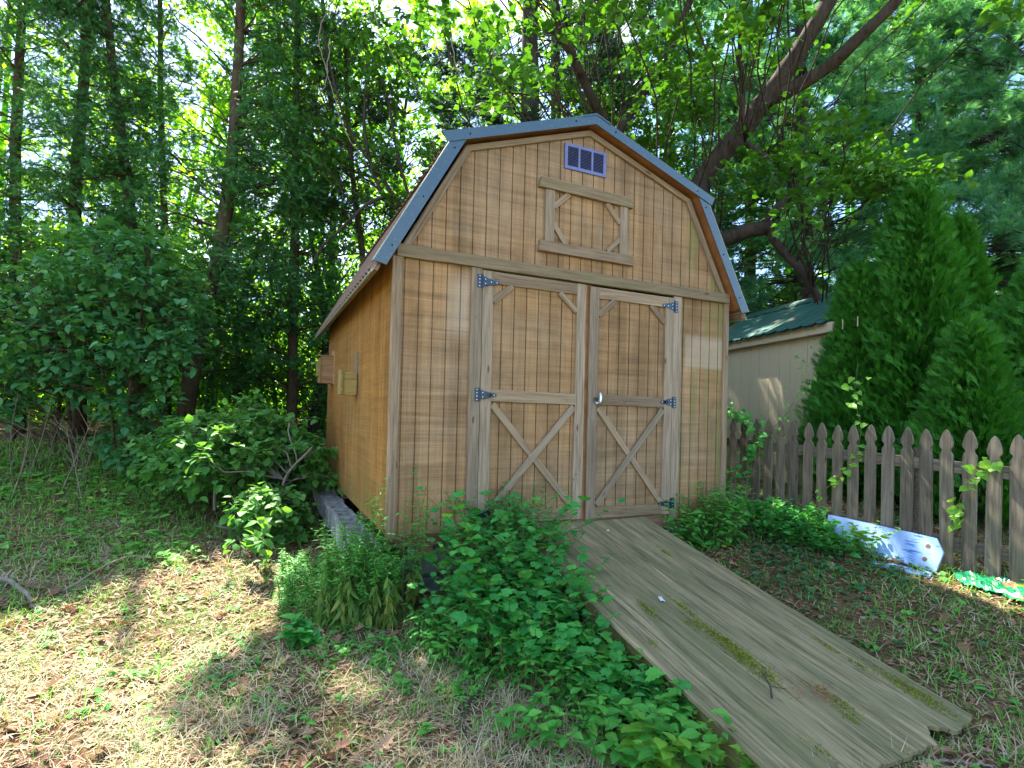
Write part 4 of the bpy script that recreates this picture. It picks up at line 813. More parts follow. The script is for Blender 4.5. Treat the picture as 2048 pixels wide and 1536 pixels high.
cedar("dark bushy evergreen with hanging vines above the shed's left eave", [(745, 850, 10.8), (730, 560, 10.8), (700, 300, 10.8), (690, 40, 10.9)], .95, 4.6, 8.6, 75, .08, 7, dens=1.2, leaf='darkpine')

# --- sunlit broadleaf trees behind the cedars
def broad(label, px_, D, H, rad, n, seed, size=.15, T=7, L=13, r0_=.12, z0=1.0, mat='declit', lean=0, tm=RHOMB, grp="sunlit broadleaf trees behind the cedars"):
    b = ground_at(px_, D); r = np.random.default_rng(seed); m = b+[lean*.4+r.normal()*.2, r.normal()*.2, H*.5]; t_ = b+[lean+r.normal()*.4, r.normal()*.3, H]; C = []
    for k in range(n):
        z = z0+(H*1.05-z0)*r.random(); f = math.sin(max(0, min(1, (z-z0+.6)/(H*1.1-z0+.6)))*math.pi)**.5; a = r.random()*6.283; q = rad*f*r.random()**.45
        C.append([b[0]+lean*z/H+q*math.cos(a), b[1]+q*math.sin(a)*.9, b[2]+z])
    return tree("broadleaf_tree", label, "tree", [([b, m, t_], r0_, .03)], C, .85, T, L, tm, size, mat, 'bark', grp, limbr=.016, attach=.4, sag=.02, openmask=True, normup=.8)
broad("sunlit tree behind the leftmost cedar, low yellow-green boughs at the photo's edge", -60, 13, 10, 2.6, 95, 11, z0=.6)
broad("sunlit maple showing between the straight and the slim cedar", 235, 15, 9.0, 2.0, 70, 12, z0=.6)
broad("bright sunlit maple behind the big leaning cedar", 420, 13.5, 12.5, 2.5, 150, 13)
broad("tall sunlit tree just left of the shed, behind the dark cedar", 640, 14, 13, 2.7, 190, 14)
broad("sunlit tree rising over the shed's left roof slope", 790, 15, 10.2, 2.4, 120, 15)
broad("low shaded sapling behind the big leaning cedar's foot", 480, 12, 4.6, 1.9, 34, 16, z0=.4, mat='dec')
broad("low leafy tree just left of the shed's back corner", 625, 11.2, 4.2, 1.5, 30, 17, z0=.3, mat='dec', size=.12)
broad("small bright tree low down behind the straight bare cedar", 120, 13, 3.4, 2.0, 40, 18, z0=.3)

# --- many-stemmed understorey tree with curved stems, above the left eave
def P3(l): return [at(*p) for p in l]
mst = [(trunk_px([(860, 850, 9.6), (845, 480, 9.6), (770, 400, 9.6), (730, 270, 9.6), (735, 120, 9.7)]), .05, .02), (P3([(845, 480, 9.6), (760, 350, 9.5), (690, 240, 9.4), (640, 40, 9.3)]), .04, .015), (P3([(790, 390, 9.5), (740, 405, 9.3), (690, 450, 9.1), (640, 500, 9.0), (612, 560, 9.0)]), .035, .012), (P3([(845, 480, 9.6), (800, 330, 9.6), (770, 180, 9.6), (700, 30, 9.5)]), .035, .012)]
C = [at(rng.uniform(590, 860), rng.uniform(30, 420), rng.uniform(9.0, 10.6)) for _ in range(46)]
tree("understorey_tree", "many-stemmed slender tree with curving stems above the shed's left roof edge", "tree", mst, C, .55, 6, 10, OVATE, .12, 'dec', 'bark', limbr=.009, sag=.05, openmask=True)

# --- pines behind the shed and on the right
def pine(label, pts, whorls, reach, r0_, seed, mat='pine', z1=11, lo=2.0, n=5, size=.17, dens=1.0, grp="white pines behind the fence", cr=.46, T=9, L=12, sector=None):
    tr = trunk_px(pts); s = spline(tr, 8); C = []; r = np.random.default_rng(seed)
    for w in range(whorls):
        z = lo+(z1-lo)*(w+.5*r.random())/whorls
        for k in range(n):
            a = r.random()*6.283 if sector is None else r.uniform(*sector); R_ = reach*(1-.45*(z-lo)/(z1-lo))*r.uniform(.7, 1.1); i = int(np.argmin(np.abs(s[:, 2]-z)))
            m = max(2, int(R_/.42)) 
            for q in range(m):
                f = (q+1)/m
                if f < .28: continue
                sd = r.normal()*.16*R_*f; C.append(s[i]+[R_*f*math.cos(a)-sd*math.sin(a), R_*f*math.sin(a)+sd*math.cos(a), z-s[i][2]+.10*R_*f+r.normal()*.07])
    C = [c for c in C if r.random() < dens]
    return tree("pine_tree", label, "tree", [(tr, r0_, r0_*.5)], C, cr, T, L, TUFT, size, mat, 'darkbark', grp, limbr=.012, attach=-.05, sag=.02, flat=.22, droop=-.05, normup=.3, upbias=.05, tw=.005, dirw=1.4, rough=.04, crown="crown", spread=1.1, k=5)
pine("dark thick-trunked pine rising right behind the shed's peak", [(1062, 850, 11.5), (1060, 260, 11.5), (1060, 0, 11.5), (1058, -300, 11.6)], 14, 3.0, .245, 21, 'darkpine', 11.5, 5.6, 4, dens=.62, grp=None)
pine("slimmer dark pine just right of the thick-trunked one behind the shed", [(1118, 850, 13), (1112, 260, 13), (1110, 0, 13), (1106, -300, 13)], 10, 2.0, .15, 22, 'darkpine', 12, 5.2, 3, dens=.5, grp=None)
pine("pine behind the shed's right roof slope, half hidden by the leaning tree", [(1345, 850, 13), (1340, 400, 13), (1336, 100, 13), (1330, -300, 13)], 15, 2.6, .17, 23, 'pine', 12.5, 2.5, 4, dens=.65)
pine("pine trunk standing just right of the broken limb, boughs over the green roof", [(1608, 850, 11), (1607, 560, 11), (1604, 330, 11.1), (1600, -250, 11.3)], 17, 3.2, .20, 24, 'pine', 10.5, 2.7, 4, dens=.75)
pine("far pine between the broken limb and the arborvitaes", [(1500, 850, 15), (1500, 400, 15), (1496, -200, 15)], 13, 3.4, .18, 25, 'pine', 13, 3.0, 4, size=.2, dens=.7)
pine("great white pine at the upper right with sweeping bright plumes", [(2130, 850, 10.5), (2120, 400, 10.5), (2110, -300, 10.6)], 22, 4.4, .24, 26, 'pine', 11, 2.6, 5, dens=.85)
pine("white pine behind the tall arborvitae with layered level boughs", [(1850, 850, 13), (1845, 400, 13), (1840, -300, 13)], 20, 4.2, .2, 27, 'pine', 13, 3.0, 5, size=.2, dens=.8)
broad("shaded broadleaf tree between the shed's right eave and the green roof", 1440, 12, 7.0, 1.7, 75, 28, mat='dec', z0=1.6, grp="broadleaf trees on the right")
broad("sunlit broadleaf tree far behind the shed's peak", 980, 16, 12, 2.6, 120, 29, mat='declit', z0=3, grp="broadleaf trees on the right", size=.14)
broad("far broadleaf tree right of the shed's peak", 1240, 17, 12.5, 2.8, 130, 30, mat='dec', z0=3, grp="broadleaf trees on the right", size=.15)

# --- the big leaning tree over the shed
T1 = trunk_px([(1290, 850, 8.9), (1325, 560, 8.8), (1398, 375, 8.5), (1478, 268, 8.2), (1545, 180, 8.0), (1602, 95, 7.8), (1668, -20, 7.6), (1740, -190, 7.4), (1780, -420, 7.3)])
T2 = P3([(1530, 205, 8.05), (1640, 145, 7.7), (1725, 70, 7.3), (1810, -25, 7.0), (1900, -200, 6.6), (1980, -400, 6.3)])
T3 = P3([(1300, 640, 8.8), (1340, 545, 8.6), (1430, 488, 8.3), (1500, 462, 8.2), (1545, 455, 8.15)])
T4 = P3([(1535, 455, 8.15), (1560, 495, 8.1), (1605, 545, 8.05), (1632, 590, 8.0), (1645, 660, 8.0), (1655, 760, 8.0)])
T5 = P3([(1515, 460, 8.2), (1560, 410, 8.1), (1585, 370, 8.0), (1540, 320, 7.9), (1490, 285, 7.9)])
T6 = P3([(1250, 700, 8.9), (1215, 300, 8.6), (1180, 190, 8.2), (1140, 100, 7.8), (1105, -20, 7.4), (1090, -200, 7.0)])
T7 = P3([(1220, 290, 8.6), (1290, 180, 8.3), (1355, 60, 8.0), (1400, -60, 7.7), (1440, -250, 7.4)])
T8 = P3([(1480, 270, 8.1), (1485, 180, 7.9), (1480, 90, 7.6), (1500, -60, 7.2)])
T9 = P3([(1398, 400, 8.4), (1425, 425, 8.2), (1440, 460, 8.2), (1430, 490, 8.2)])
C = []
for k in range(215):
    x = rng.uniform(860, 2030); y = rng.uniform(-430, 470); D = rng.uniform(5.0, 9.2)
    if y > 190 and x < 1200: continue
    if y > 260 and (x < 1440 or x > 1800): continue
    if x < 950 and y > 120: continue
    if x > 1730 and (y > 40 or k % 2): continue
    q = at(x, y, D); ok = True
    for T_ in (T1[2:], T2, T3, T4):
        for p_ in spline(T_, 4):
            w_ = p_-CAM; tt_ = float((q-CAM)@w_/(w_@w_))
            if tt_ < 1.0 and np.linalg.norm((q-CAM)-w_*tt_) < .30: ok = False
    if ok: C.append(q)
for k in range(34): C.append(at(rng.uniform(1120, 1420), rng.uniform(130, 330), rng.uniform(8.6, 10)))
for k in range(16): C.append(at(rng.uniform(1560, 1860), rng.uniform(335, 385), rng.uniform(6.4, 7.6)))
tree("leaning_tree", "large leaning tree with heart shaped leaves, forked trunk and broken limb behind the shed", "tree",
     [(T1, .19, .075), (T2, .10, .05), (T3, .125, .10), (T4, .07, .04), (T5, .07, .035), (T6, .09, .04), (T7, .07, .03), (T8, .05, .02), (T9, .03, .02)], C, .62, 8, 9, HEART, .092, 'dec', 'bark', limbr=.0075, sag=.09, flat=.45, droop=.2, sides=14, normup=1.1, tw=.004, rough=.07)
mb = None

# --- arborvitaes beyond the fence
def arb(label, px_, D, topy, rad, seed, n=2300, zb=.0):
    b = ground_at(px_, D); top = at(px_, topy, D)[2]; H = top-b[2]; r = np.random.default_rng(seed); k = np.arange(n)
    t = r.random(n)**.85; a = r.random(n)*6.283; lump = 1+.22*np.sin(a*5+seed+t*9)*np.sin(t*19+a*2)+.15*np.sin(a*9+t*37)
    q = rad*(np.clip(t/.14, 0, 1)**.5)*np.clip(1-t, 0, 1)**.85*1.25*lump*(.62+.38*r.random(n)**.4)
    P_ = np.stack([b[0]+q*np.cos(a), b[1]+q*np.sin(a), b[2]+.1+t*(H-.1)*1.0], -1)
    out = np.stack([np.cos(a), np.sin(a), np.full(n, .9+.8*t.mean())], -1); o = thing("arborvitae", label, "shrub", b, "arborvitaes behind the fence"); lf = MB(); m = 9
    i = np.repeat(k, m); d = out[i]+rdir(n*m)*.85; nn_ = np.stack([-np.sin(a[i]), np.cos(a[i]), np.zeros(n*m)], -1)+rdir(n*m)*.8
    pp = P_[i]+rng.normal(size=(n*m, 3))*.055; scatter(lf, SPRAY, pp, frames(d, nn_), rng.uniform(.06, .14, n*m), a=np.clip(np.repeat(r.random(n), m)*.75+rng.random(n*m)*.25, 0, 1))
    wd = MB(); tube(wd, [b, b+[.03, .02, H*.5], b+[0, 0, H*.93]], [.06, .04, .01], 8, rough=.05)
    for j in range(0, n, 28): limb(wd, b+[0, 0, max(.1, P_[j, 2]-b[2]-.3)*.8], P_[j], .014, .004, .02, k=4, sides=4)
    wd.build("trunk", M['redbark'], o, smooth=True); lf.build("crown", M['arb'], o)
arb("tallest pointed arborvitae behind the fence, right of the beige shed", 1822, 6.2, 385, .68, 31, 3600)
arb("second pointed arborvitae, just right of and behind the tallest", 1905, 7.4, 452, .72, 32, 2600)
arb("broad arborvitae at the right edge of the photo", 2085, 5.6, 545, .85, 33, 3600)
arb("short round arborvitae in front of the tallest one", 1935, 5.35, 668, .46, 34, 1600)
arb("low dark arborvitae against the beige wall, left of the tallest", 1712, 6.4, 545, .45, 35, 1700)
mb = MB(); b = ground_at(1965, 5.2); tube(mb, spline([b, b+[.1, .1, .5], b+[-.1, .25, 1.1]]), np.linspace(.07, .05, 13), 8)
tag(mb.build("bare_tree", M['darkbark'], smooth=True), "dark leaning bare stem seen through the right end of the fence", "tree trunk")
# ------------------------------------------------------------------ far woods, one mass
far = MB(); n = 15000; az = rng.uniform(-1.5, 1.5, n)+YAW; R_ = rng.uniform(20, 31, n); z = rng.random(n)**1.3*5.6+.2
Pf = np.stack([CAM[0]+R_*np.sin(az), CAM[1]+R_*np.cos(az), z], -1); keep = noise2(Pf[:, 0]*.35+Pf[:, 2]*.5, Pf[:, 1]*.35-Pf[:, 2]*.6, 1.0, 50) > -.25-.0*z+.05*(z-3); Pf = Pf[keep]
m = 9; i = np.repeat(np.arange(len(Pf)), m); Pq = Pf[i]+rng.normal(size=(len(i), 3))*.45; scatter(far, RHOMB, Pq, frames(rdir(len(i)), rdir(len(i))+[0, 0, .6]), rng.uniform(.12, .30, len(i)))
for k in range(70):
    a = YAW+rng.uniform(-1.2, 1.2); r_ = rng.uniform(18, 27); b = np.array([CAM[0]+r_*math.sin(a), CAM[1]+r_*math.cos(a), .2]); tube(far, [b, b+[rng.normal()*.3, 0, 5], b+[rng.normal()*.5, 0, 11]], [.12, .09, .05], 6, a=0)
r_u = np.random.default_rng(51); nu = 2600; au = YAW+r_u.uniform(-.85, .15, nu); Ru = r_u.uniform(14.5, 19.5, nu); Pu = np.stack([CAM[0]+Ru*np.sin(au), CAM[1]+Ru*np.cos(au), .3+r_u.random(nu)**1.4*2.6], -1); i = np.repeat(np.arange(nu), 10)
scatter(far, RHOMB, Pu[i]+rng.normal(size=(len(i), 3))*.35, frames(rdir(len(i)), rdir(len(i))+[0, 0, .8]), rng.uniform(.10, .22, len(i)))
tag(far.build("distant_woods", M['declit']), "mass of sunlit woodland far behind the trees", "woodland", kind="stuff")
#LOWPLANTS
# ------------------------------------------------------------------ shrubs
def pinpoly(x, y, poly):
    ins = False; j = len(poly)-1
    for i in range(len(poly)):
        if (poly[i][1] > y) != (poly[j][1] > y) and x < (poly[j][0]-poly[i][0])*(y-poly[i][1])/(poly[j][1]-poly[i][1])+poly[i][0]: ins = not ins
        j = i
    return ins
def fill_px(poly, n, D0, D1, seed):
    r = np.random.default_rng(seed); xs = [p[0] for p in poly]; ys = [p[1] for p in poly]; o = []
    while len(o) < n:
        x, y = r.uniform(min(xs), max(xs)), r.uniform(min(ys), max(ys))
        if pinpoly(x, y, poly): o.append(at(x, y, r.uniform(D0, D1)))
    return o
def gstem(px_, D, *more):                          # a stem from the ground through photo points
    return [ground_at(px_, D)]+[at(*m) for m in more]
tree("round_leaved_shrub", "large shrub with round blue-green leaves at the left, rising before the cedars", "shrub",
     [(gstem(255, 7.0, (262, 760, 6.9), (285, 620, 6.8), (300, 500, 6.8)), .03, .01), (gstem(270, 7.1, (250, 700, 7.0), (180, 560, 6.9)), .028, .01), (gstem(150, 7.4, (120, 680, 7.2), (60, 560, 7.0)), .03, .01), (gstem(240, 7.0, (210, 760, 6.8), (150, 640, 6.7)), .02, .008)],
     fill_px([(-80, 590), (40, 560), (130, 490), (230, 475), (330, 500), (400, 590), (395, 690), (330, 720), (300, 940), (225, 940), (195, 800), (120, 770), (50, 830), (-80, 830)], 158, 6.2, 7.8, 61), .42, 6, 9, BROAD, .105, 'round', 'redbark', None, limbr=.010, attach=.2, normup=1.3, droop=.25, tw=.003, flat=.5)
tree("round_leaved_shrub", "shaded shrub at the left edge with yellow-tinged top sprigs, behind the round leaved one", "shrub",
     [(gstem(30, 8.2, (30, 650, 8.1), (40, 500, 8.0)), .03, .01), (gstem(110, 8.4, (150, 600, 8.2), (210, 470, 8.1)), .03, .01)],
     fill_px([(-90, 520), (80, 460), (140, 440), (360, 450), (380, 540), (300, 620), (100, 700), (-90, 840)], 75, 7.6, 8.8, 62), .45, 6, 9, BROAD, .11, 'bush', 'redbark', None, limbr=.010, attach=.2, normup=1.2, tw=.003, flat=.5)
r = np.random.default_rng(63); C = []
for k in range(170):
    v = unit(r.normal(size=3)); v[2] = abs(v[2])*1.0-.25; q = r.random()**.3; c = np.array([-.98, 3.25, .24])+v*q*np.array([.92, 1.30, .68])*(1+.22*math.sin(v[0]*7+v[1]*5)); 
    if c[0] > -.12: c[0] = -.12-.2*r.random()
    C.append(c)
for k in range(22): C.append(np.array([-.62, 2.0, -.12])+r.normal(size=3)*[.13, .30, .12])
sb = [np.array([x, y, g1(x, y)-.05]) for x, y in ((-1.0, 3.3), (-.7, 3.6), (-1.2, 2.9), (-.6, 2.3))]
tree("knotweed_bush", "spreading leafy bush pressing against the back of the orange side wall", "bush", [([b, b+[.05*i-.1, .05, .5], b+[.2*i-.3, -.1, .85]], .02, .008) for i, b in enumerate(sb)],
     C, .30, 7, 9, BROAD, .092, 'bush', 'twig', None, limbr=.009, attach=.1, normup=1.5, droop=.3, tw=.003, flat=.45, openmask=False)
# thicket in the shade between the trunks
th = MB(); n = 1000; r = np.random.default_rng(64); x_ = np.where(r.random(n) < .6, r.uniform(290, 720, n), r.uniform(-200, 720, n)); D_r = r.uniform(10.5, 15, n); base = np.array([at(a, 840, d) for a, d in zip(x_, D_r)]); hh = r.random(n)**1.1*(2.9+.8*noise2(base[:, 0], base[:, 1], 1.2, 65))
Pf = np.stack([base[:, 0], base[:, 1], gz(base[:, 0], base[:, 1])+np.clip(hh, 0, 9)], -1); Pf = Pf[noise2(Pf[:, 0]+Pf[:, 2], Pf[:, 1]-Pf[:, 2], 1.6, 66) > -.45]
m = 16; i = np.repeat(np.arange(len(Pf)), m); scatter(th, OVATE, Pf[i]+rng.normal(size=(len(i), 3))*.28, frames(rdir(len(i), .5), rdir(len(i))*.6+[0, 0, 1]), rng.uniform(.06, .12, len(i)))
for k in range(90):
    b = base[r.integers(n)].copy(); b[2] = g1(b[0], b[1])-.05; tube(th, spline([b, b+[r.normal()*.15, 0, 1.0], b+[r.normal()*.5, r.normal()*.2, 2.6]], 3), np.linspace(.02, .008, 7), 5, a=0)
tag(th.build("thicket", M['round']), "shaded leafy thicket filling the ground between the left trunks", "thicket", kind="stuff")

# ------------------------------------------------------------------ weeds and vines round the shed
def weeds(name, label, cat, stems, tm, mat, size, per=28, t0=.12, stemr=.0035, droop=.35, normup=.8, group=None, grow=(1, .6), tipsmall=True, narrow=None, spread=1.0, bushy=0.0, foot=None):
    # stems: list of (base xyz, tip xyz); leaves spiral up every stem
    o = thing(name, label, cat, np.mean([s[0] for s in stems], 0), group); sm = MB(); lf = MB(); lf2 = MB()
    for a, b in stems:
        a, b = np.array(a, float), np.array(b, float); L = np.linalg.norm(b-a); m_ = (a+b)/2+rng.normal(size=3)*[.05, .05, .02]*L+[0, 0, .08*L]; s = spline([a, m_, b], 7); tube(sm, s, np.linspace(stemr, stemr*.4, len(s)), 4)
        k = max(4, int(per*rng.uniform(.7, 1.2))); t = np.linspace(t0, 1.0, k); idx = t*(len(s)-1.001); i0 = idx.astype(int); P_ = s[i0]+(s[np.minimum(i0+1, len(s)-1)]-s[i0])*(idx-i0)[:, None]
        an = np.arange(k)*2.4+rng.random()*6; d = np.stack([np.cos(an), np.sin(an), np.full(k, .35)-droop*(1.4-t)], -1)+rdir(k)*.25
        P_ = P_+rng.normal(size=P_.shape)*bushy; sz = size*(grow[0]+(grow[1]-grow[0])*t)*rng.uniform(.45, 1.4, k); n_ = rdir(k)*.4; n_[:, 2] += normup
        low = np.zeros(k, bool) if foot is None else t < foot
        if low.any(): scatter(lf2, tm, P_[low], frames(d[low]*[.5, .5, .3]+[0, 0, -1.0], rdir(low.sum())), sz[low]*1.5, sy=None if narrow is None else np.full(low.sum(), narrow))
        scatter(lf, tm, P_[~low], frames(d[~low], n_[~low]), sz[~low], sy=None if narrow is None else np.full((~low).sum(), narrow))
    sm.build("stems", M['stem'], o); lf.build("leaves", M[mat], o)
    if lf2.n: lf2.build("wilted_leaves", M['droop'], o)
    return o
def stems_in(poly, n, h, seed, lean=.18, hvar=.3, bias=(0, 0)):
    r = np.random.default_rng(seed); xs = [p[0] for p in poly]; ys = [p[1] for p in poly]; o = []
    while len(o) < n:
        x, y = r.uniform(min(xs), max(xs)), r.uniform(min(ys), max(ys))
        if not pinpoly(x, y, poly): continue
        hh_ = h(x, y) if callable(h) else h; hh_ *= r.uniform(1-hvar, 1+hvar*.6); z = g1(x, y)-.01
        o.append(((x, y, z), (x+r.normal()*lean*hh_+bias[0]*hh_, y+r.normal()*lean*hh_+bias[1]*hh_, z+hh_)))
    return o
weeds("goldenrod_clump", "tall dense weed clump with wilting lower leaves at the shed's front left corner", "weeds", stems_in([(-.42, -.15), (-.05, -.32), (.14, -.14), (.0, .04), (-.36, .16)], 120, .50, 71, .17, .5), LANCE, 'weed', .062, 70, .08, foot=.52, narrow=1.3, droop=.15)
weeds("goldenrod_clump", "lower pale green weed clump left of the hollow block row", "weeds", stems_in([(-.66, .1), (-.40, -.05), (-.30, .5), (-.36, 1.0), (-.66, .8)], 70, .20, 72, .2), LANCE, 'weed', .05, 46, .08, narrow=1.3, droop=.1)
weeds("goldenrod_stalks", "tall feathery weed stalks reaching up before the corner trim", "weeds", [((x, y, g1(x, y)), (x+dx, y+dy, z)) for x, y, dx, dy, z in ((.02, -.16, -.05, .0, .42), (.10, -.17, .03, -.02, .50), (-.03, -.12, -.10, .02, .33), (.14, -.16, .08, 0, .36), (.16, -.12, .12, .0, .22), (-.08, -.08, -.05, 0, .27), (.44, -.15, .02, 0, .07), (.40, -.2, .05, 0, .0), (.07, -.2, .0, .0, .30))], LANCE, 'weed', .075, 60, .2, narrow=1.15, droop=.0, bushy=.012)
vh_ = lambda x, y: .52*math.exp(-((x-.78)/.34)**2-((y+.28)/.42)**2)+.24*math.exp(-((x-.6)/.5)**2-((y+.9)/.7)**2)+.12
vine_poly = [(.50, -.12), (.9, -.1), (.95, -.5), (.93, -1.1), (.92, -1.62), (.70, -1.55), (.45, -1.15), (.22, -.80), (.30, -.45)]
weeds("wild_grape_patch", "dense patch of lobed vine leaves growing along the ramp's left side", "vines", stems_in(vine_poly, 330, vh_, 73, .5, .4), GRAPE, 'grape', .078, 6, .45, .003, droop=.1, normup=1.1, grow=(1.05, .75))
weeds("wild_grape_patch", "heart leaved vines climbing before the left door's foot and the ramp top", "vines", stems_in([(.50, -.25), (.98, -.35), (1.0, -.10), (.55, -.08)], 90, .66, 74, .25, .45), HEART, 'grape', .058, 12, .25, .003, droop=.1, normup=.8, grow=(1.1, .7))
weeds("weed_undergrowth", "narrow leaved weeds filling in under the vine leaves", "weeds", stems_in([(.5, -.1), (.9, -.1), (.95, -1.2), (.75, -1.75), (.4, -1.2), (.05, -.6)], 200, lambda x, y: .6*vh_(x, y)+.08, 75, .35), LANCE, 'weed', .085, 15, .1, narrow=1.6, droop=.1)
weeds("bushy_stalk", "feathery green stalks standing in front of the gap between the doors", "weeds", [((.92, -.35, g1(.92, -.35)), (1.02+.05*k, -.3-.03*k, .20+.05*k*(-1)**k+.05)) for k in range(5)]+[((.95, -.3, -.3), (1.18, -.25, .33)), ((.95, -.3, -.3), (1.02, -.3, .10)), ((.93, -.28, -.3), (1.32, -.3, .12))], LANCE, 'weed', .07, 44, .15, narrow=1.2, droop=.0, bushy=.015)
for k, (x, y, sx, sy, n, h, lab, tm, mt_, sz) in enumerate([
    (.76, -1.78, .12, .18, 46, .22, "pointed leaf weeds beside the ramp's lower left edge", OVATE, 'weed', .075), (.90, -2.02, .05, .10, 22, .14, "bright green ivy-like sprigs against the ramp stringer near the bottom edge", IVY, 'bright', .05),
    (.66, -1.96, .04, .05, 7, .20, "big yellow-green toothed leaves at the bottom edge left of the ramp", BROAD, 'bright', .105), (.55, -1.62, .14, .12, 34, .14, "low leafy weeds in front of the vine patch", OVATE, 'weed', .06),
    (.86, -1.55, .05, .14, 24, .20, "cluster of broad lobed leaves hugging the stringer", GRAPE, 'grape', .08), (-.50, -.32, .04, .03, 7, .12, "lone seedling with big heart shaped leaves in the dry grass", HEART, 'grape', .085),
    (-.12, -.5, .20, .12, 40, .07, "low small leaved weeds before the corner clump", OVATE, 'weed', .04), (.25, -.95, .16, .16, 36, .07, "scattered small weeds at the vine patch's front", OVATE, 'weed', .045)]):
    r = np.random.default_rng(80+k); st = [((x+r.normal()*sx, y+r.normal()*sy, 0), h*r.uniform(.5, 1.2)) for _ in range(n)]
    weeds("leafy_weed", lab, "weeds", [((a[0], a[1], g1(a[0], a[1])-.01), (a[0]+r.normal()*.06, a[1]+r.normal()*.06, g1(a[0], a[1])+hh_)) for a, hh_ in st], tm, mt_, sz, 9, .2, .0025, droop=.1, normup=1.1, grow=(1.1, .8))
# right of the ramp
weeds("leafy_shrub", "green shrub with long leaves at the shed's front right corner", "shrub", stems_in([(2.3, -.25), (2.95, -.35), (3.15, -.05), (2.4, -.06)], 70, .42, 91, .3, .45), LANCE, 'weed', .10, 20, .08, narrow=1.8, droop=.2)
weeds("goldenrod_stalks", "wispy tall stalks before the shed's right end", "weeds", [((2.75+.06*k, -.2, g1(2.75, -.2)), (2.62+.11*k, -.22, .18+.12*(k % 3))) for k in range(6)], LANCE, 'weed', .06, 46, .2, narrow=1.2, droop=0, bushy=.012)
weeds("broadleaf_weeds", "heart leaved weeds filling the foot of the picket fence beside the shed", "weeds", stems_in([(3.05, -.35), (3.7, -.9), (3.72, .1), (3.1, .1)], 130, .24, 92, .35, .5), HEART, 'grape', .07, 9, .25, .003, droop=.15, normup=1.0)
weeds("broadleaf_weeds", "broad leaved weeds at the left end of the leaning blue board", "weeds", stems_in([(3.2, -.35), (3.6, -.35), (3.62, -1.0), (3.3, -.95)], 70, .17, 93, .3, .5), BROAD, 'grape', .085, 8, .3, .003, droop=.1, normup=1.0)
weeds("sapling", "thin sapling with heart leaves standing in front of the blue board", "sapling", [((3.50, -1.02, g1(3.5, -1.02)), (3.56, -1.05, .09)), ((3.50, -1.02, -.1), (3.58, -1.2, .06)), ((3.5, -1.02, -.12), (3.5, -.88, .05)), ((3.50, -1.02, -.2), (3.58, -.8, .02))], HEART, 'bright', .085, 8, .3, .003, droop=.35, normup=.7)
weeds("yellow_sprig", "yellow leaved sprig at the ramp's right edge", "weeds", [((2.36, -.62, g1(2.36, -.62)), (2.38, -.66, -.17)), ((2.36, -.62, -.28), (2.42, -.6, -.12))], BROAD, 'ylw', .06, 4, .4, .0025, droop=.1)
weeds("leafy_weed", "yellow-green broad leaved plant at the photo's right edge by the green plastic", "weeds", [((3.62, -2.02, g1(3.62, -2.02)), (3.62+r_*.12, -2.02+.05*r_, -.04-.03*abs(r_))) for r_ in (-1.6, -.6, .3, 1.0)], OVATE, 'bright', .11, 7, .35, .003, droop=.1, normup=.9)
weeds("leafy_weed", "yellowing leaves just left of the right edge sprig, hanging over the plastic", "weeds", [((3.55, -1.98, g1(3.55, -1.98)), (3.50+.04*k, -1.98, -.14)) for k in range(3)], OVATE, 'ylw', .08, 4, .4, .003, droop=.5, normup=.9)
r = np.random.default_rng(95)
def climber(label, pts, tm, mat, size, n, sw=.03, r_=.003):
    o = thing("climbing_vine", label, "vine", pts[0], "vines on the fence"); sm = MB(); lf = MB(); s = spline(pts, 8); tube(sm, s, np.linspace(r_*1.3, r_*.6, len(s)), 5); t = np.sort(r.random(n))*(len(s)-1.01); i0 = t.astype(int)
    P_ = s[i0]+r.normal(size=(n, 3))*sw; d = rdir(n)*.8+[-.5, -.3, -.4]; nn_ = rdir(n)*.5+[-.8, -.5, .7]; scatter(lf, tm, P_, frames(d, nn_), size*rng.uniform(.6, 1.2, n)); sm.build("stem", M['stem'], o); lf.build("leaves", M[mat], o); return o
fo = -.035
climber("leafy vine draped over the pickets nearest the shed", [fpt(-1, -.15, fo-.1), fpt(0, .15, fo), fpt(1.6, .45, fo), fpt(2.6, .72, fo), fpt(1.5, .84, fo), fpt(0, .93, fo), fpt(-1.2, 1.02, fo)], HEART, 'grape', .07, 95, .045)
climber("vine dangling diagonally across the middle pickets above the blue board", [fpt(6, -.05, fo), fpt(7.5, .25, fo), fpt(9, .5, fo), fpt(9.6, .78, fo), fpt(9.2, 1.05, fo), fpt(9.0, 1.35, .05)], HEART, 'bright', .055, 42, .03)
climber("bright leaved vine hanging on a picket near the right end", [fpt(16.3, .62, .0), fpt(15.8, .55, fo), fpt(15.0, .42, fo-.02), fpt(14.6, .22, fo), fpt(14.5, .12, fo)], HEART, 'bright', .075, 24, .03)
climber("thin bare tendrils rising over the fence before the beige wall", [fpt(3, .7, fo), fpt(4.5, .95, .02), fpt(5.3, 1.3, .1), fpt(5.0, 1.7, .2)], OVATE, 'bush', .05, 30, .06, .0025)
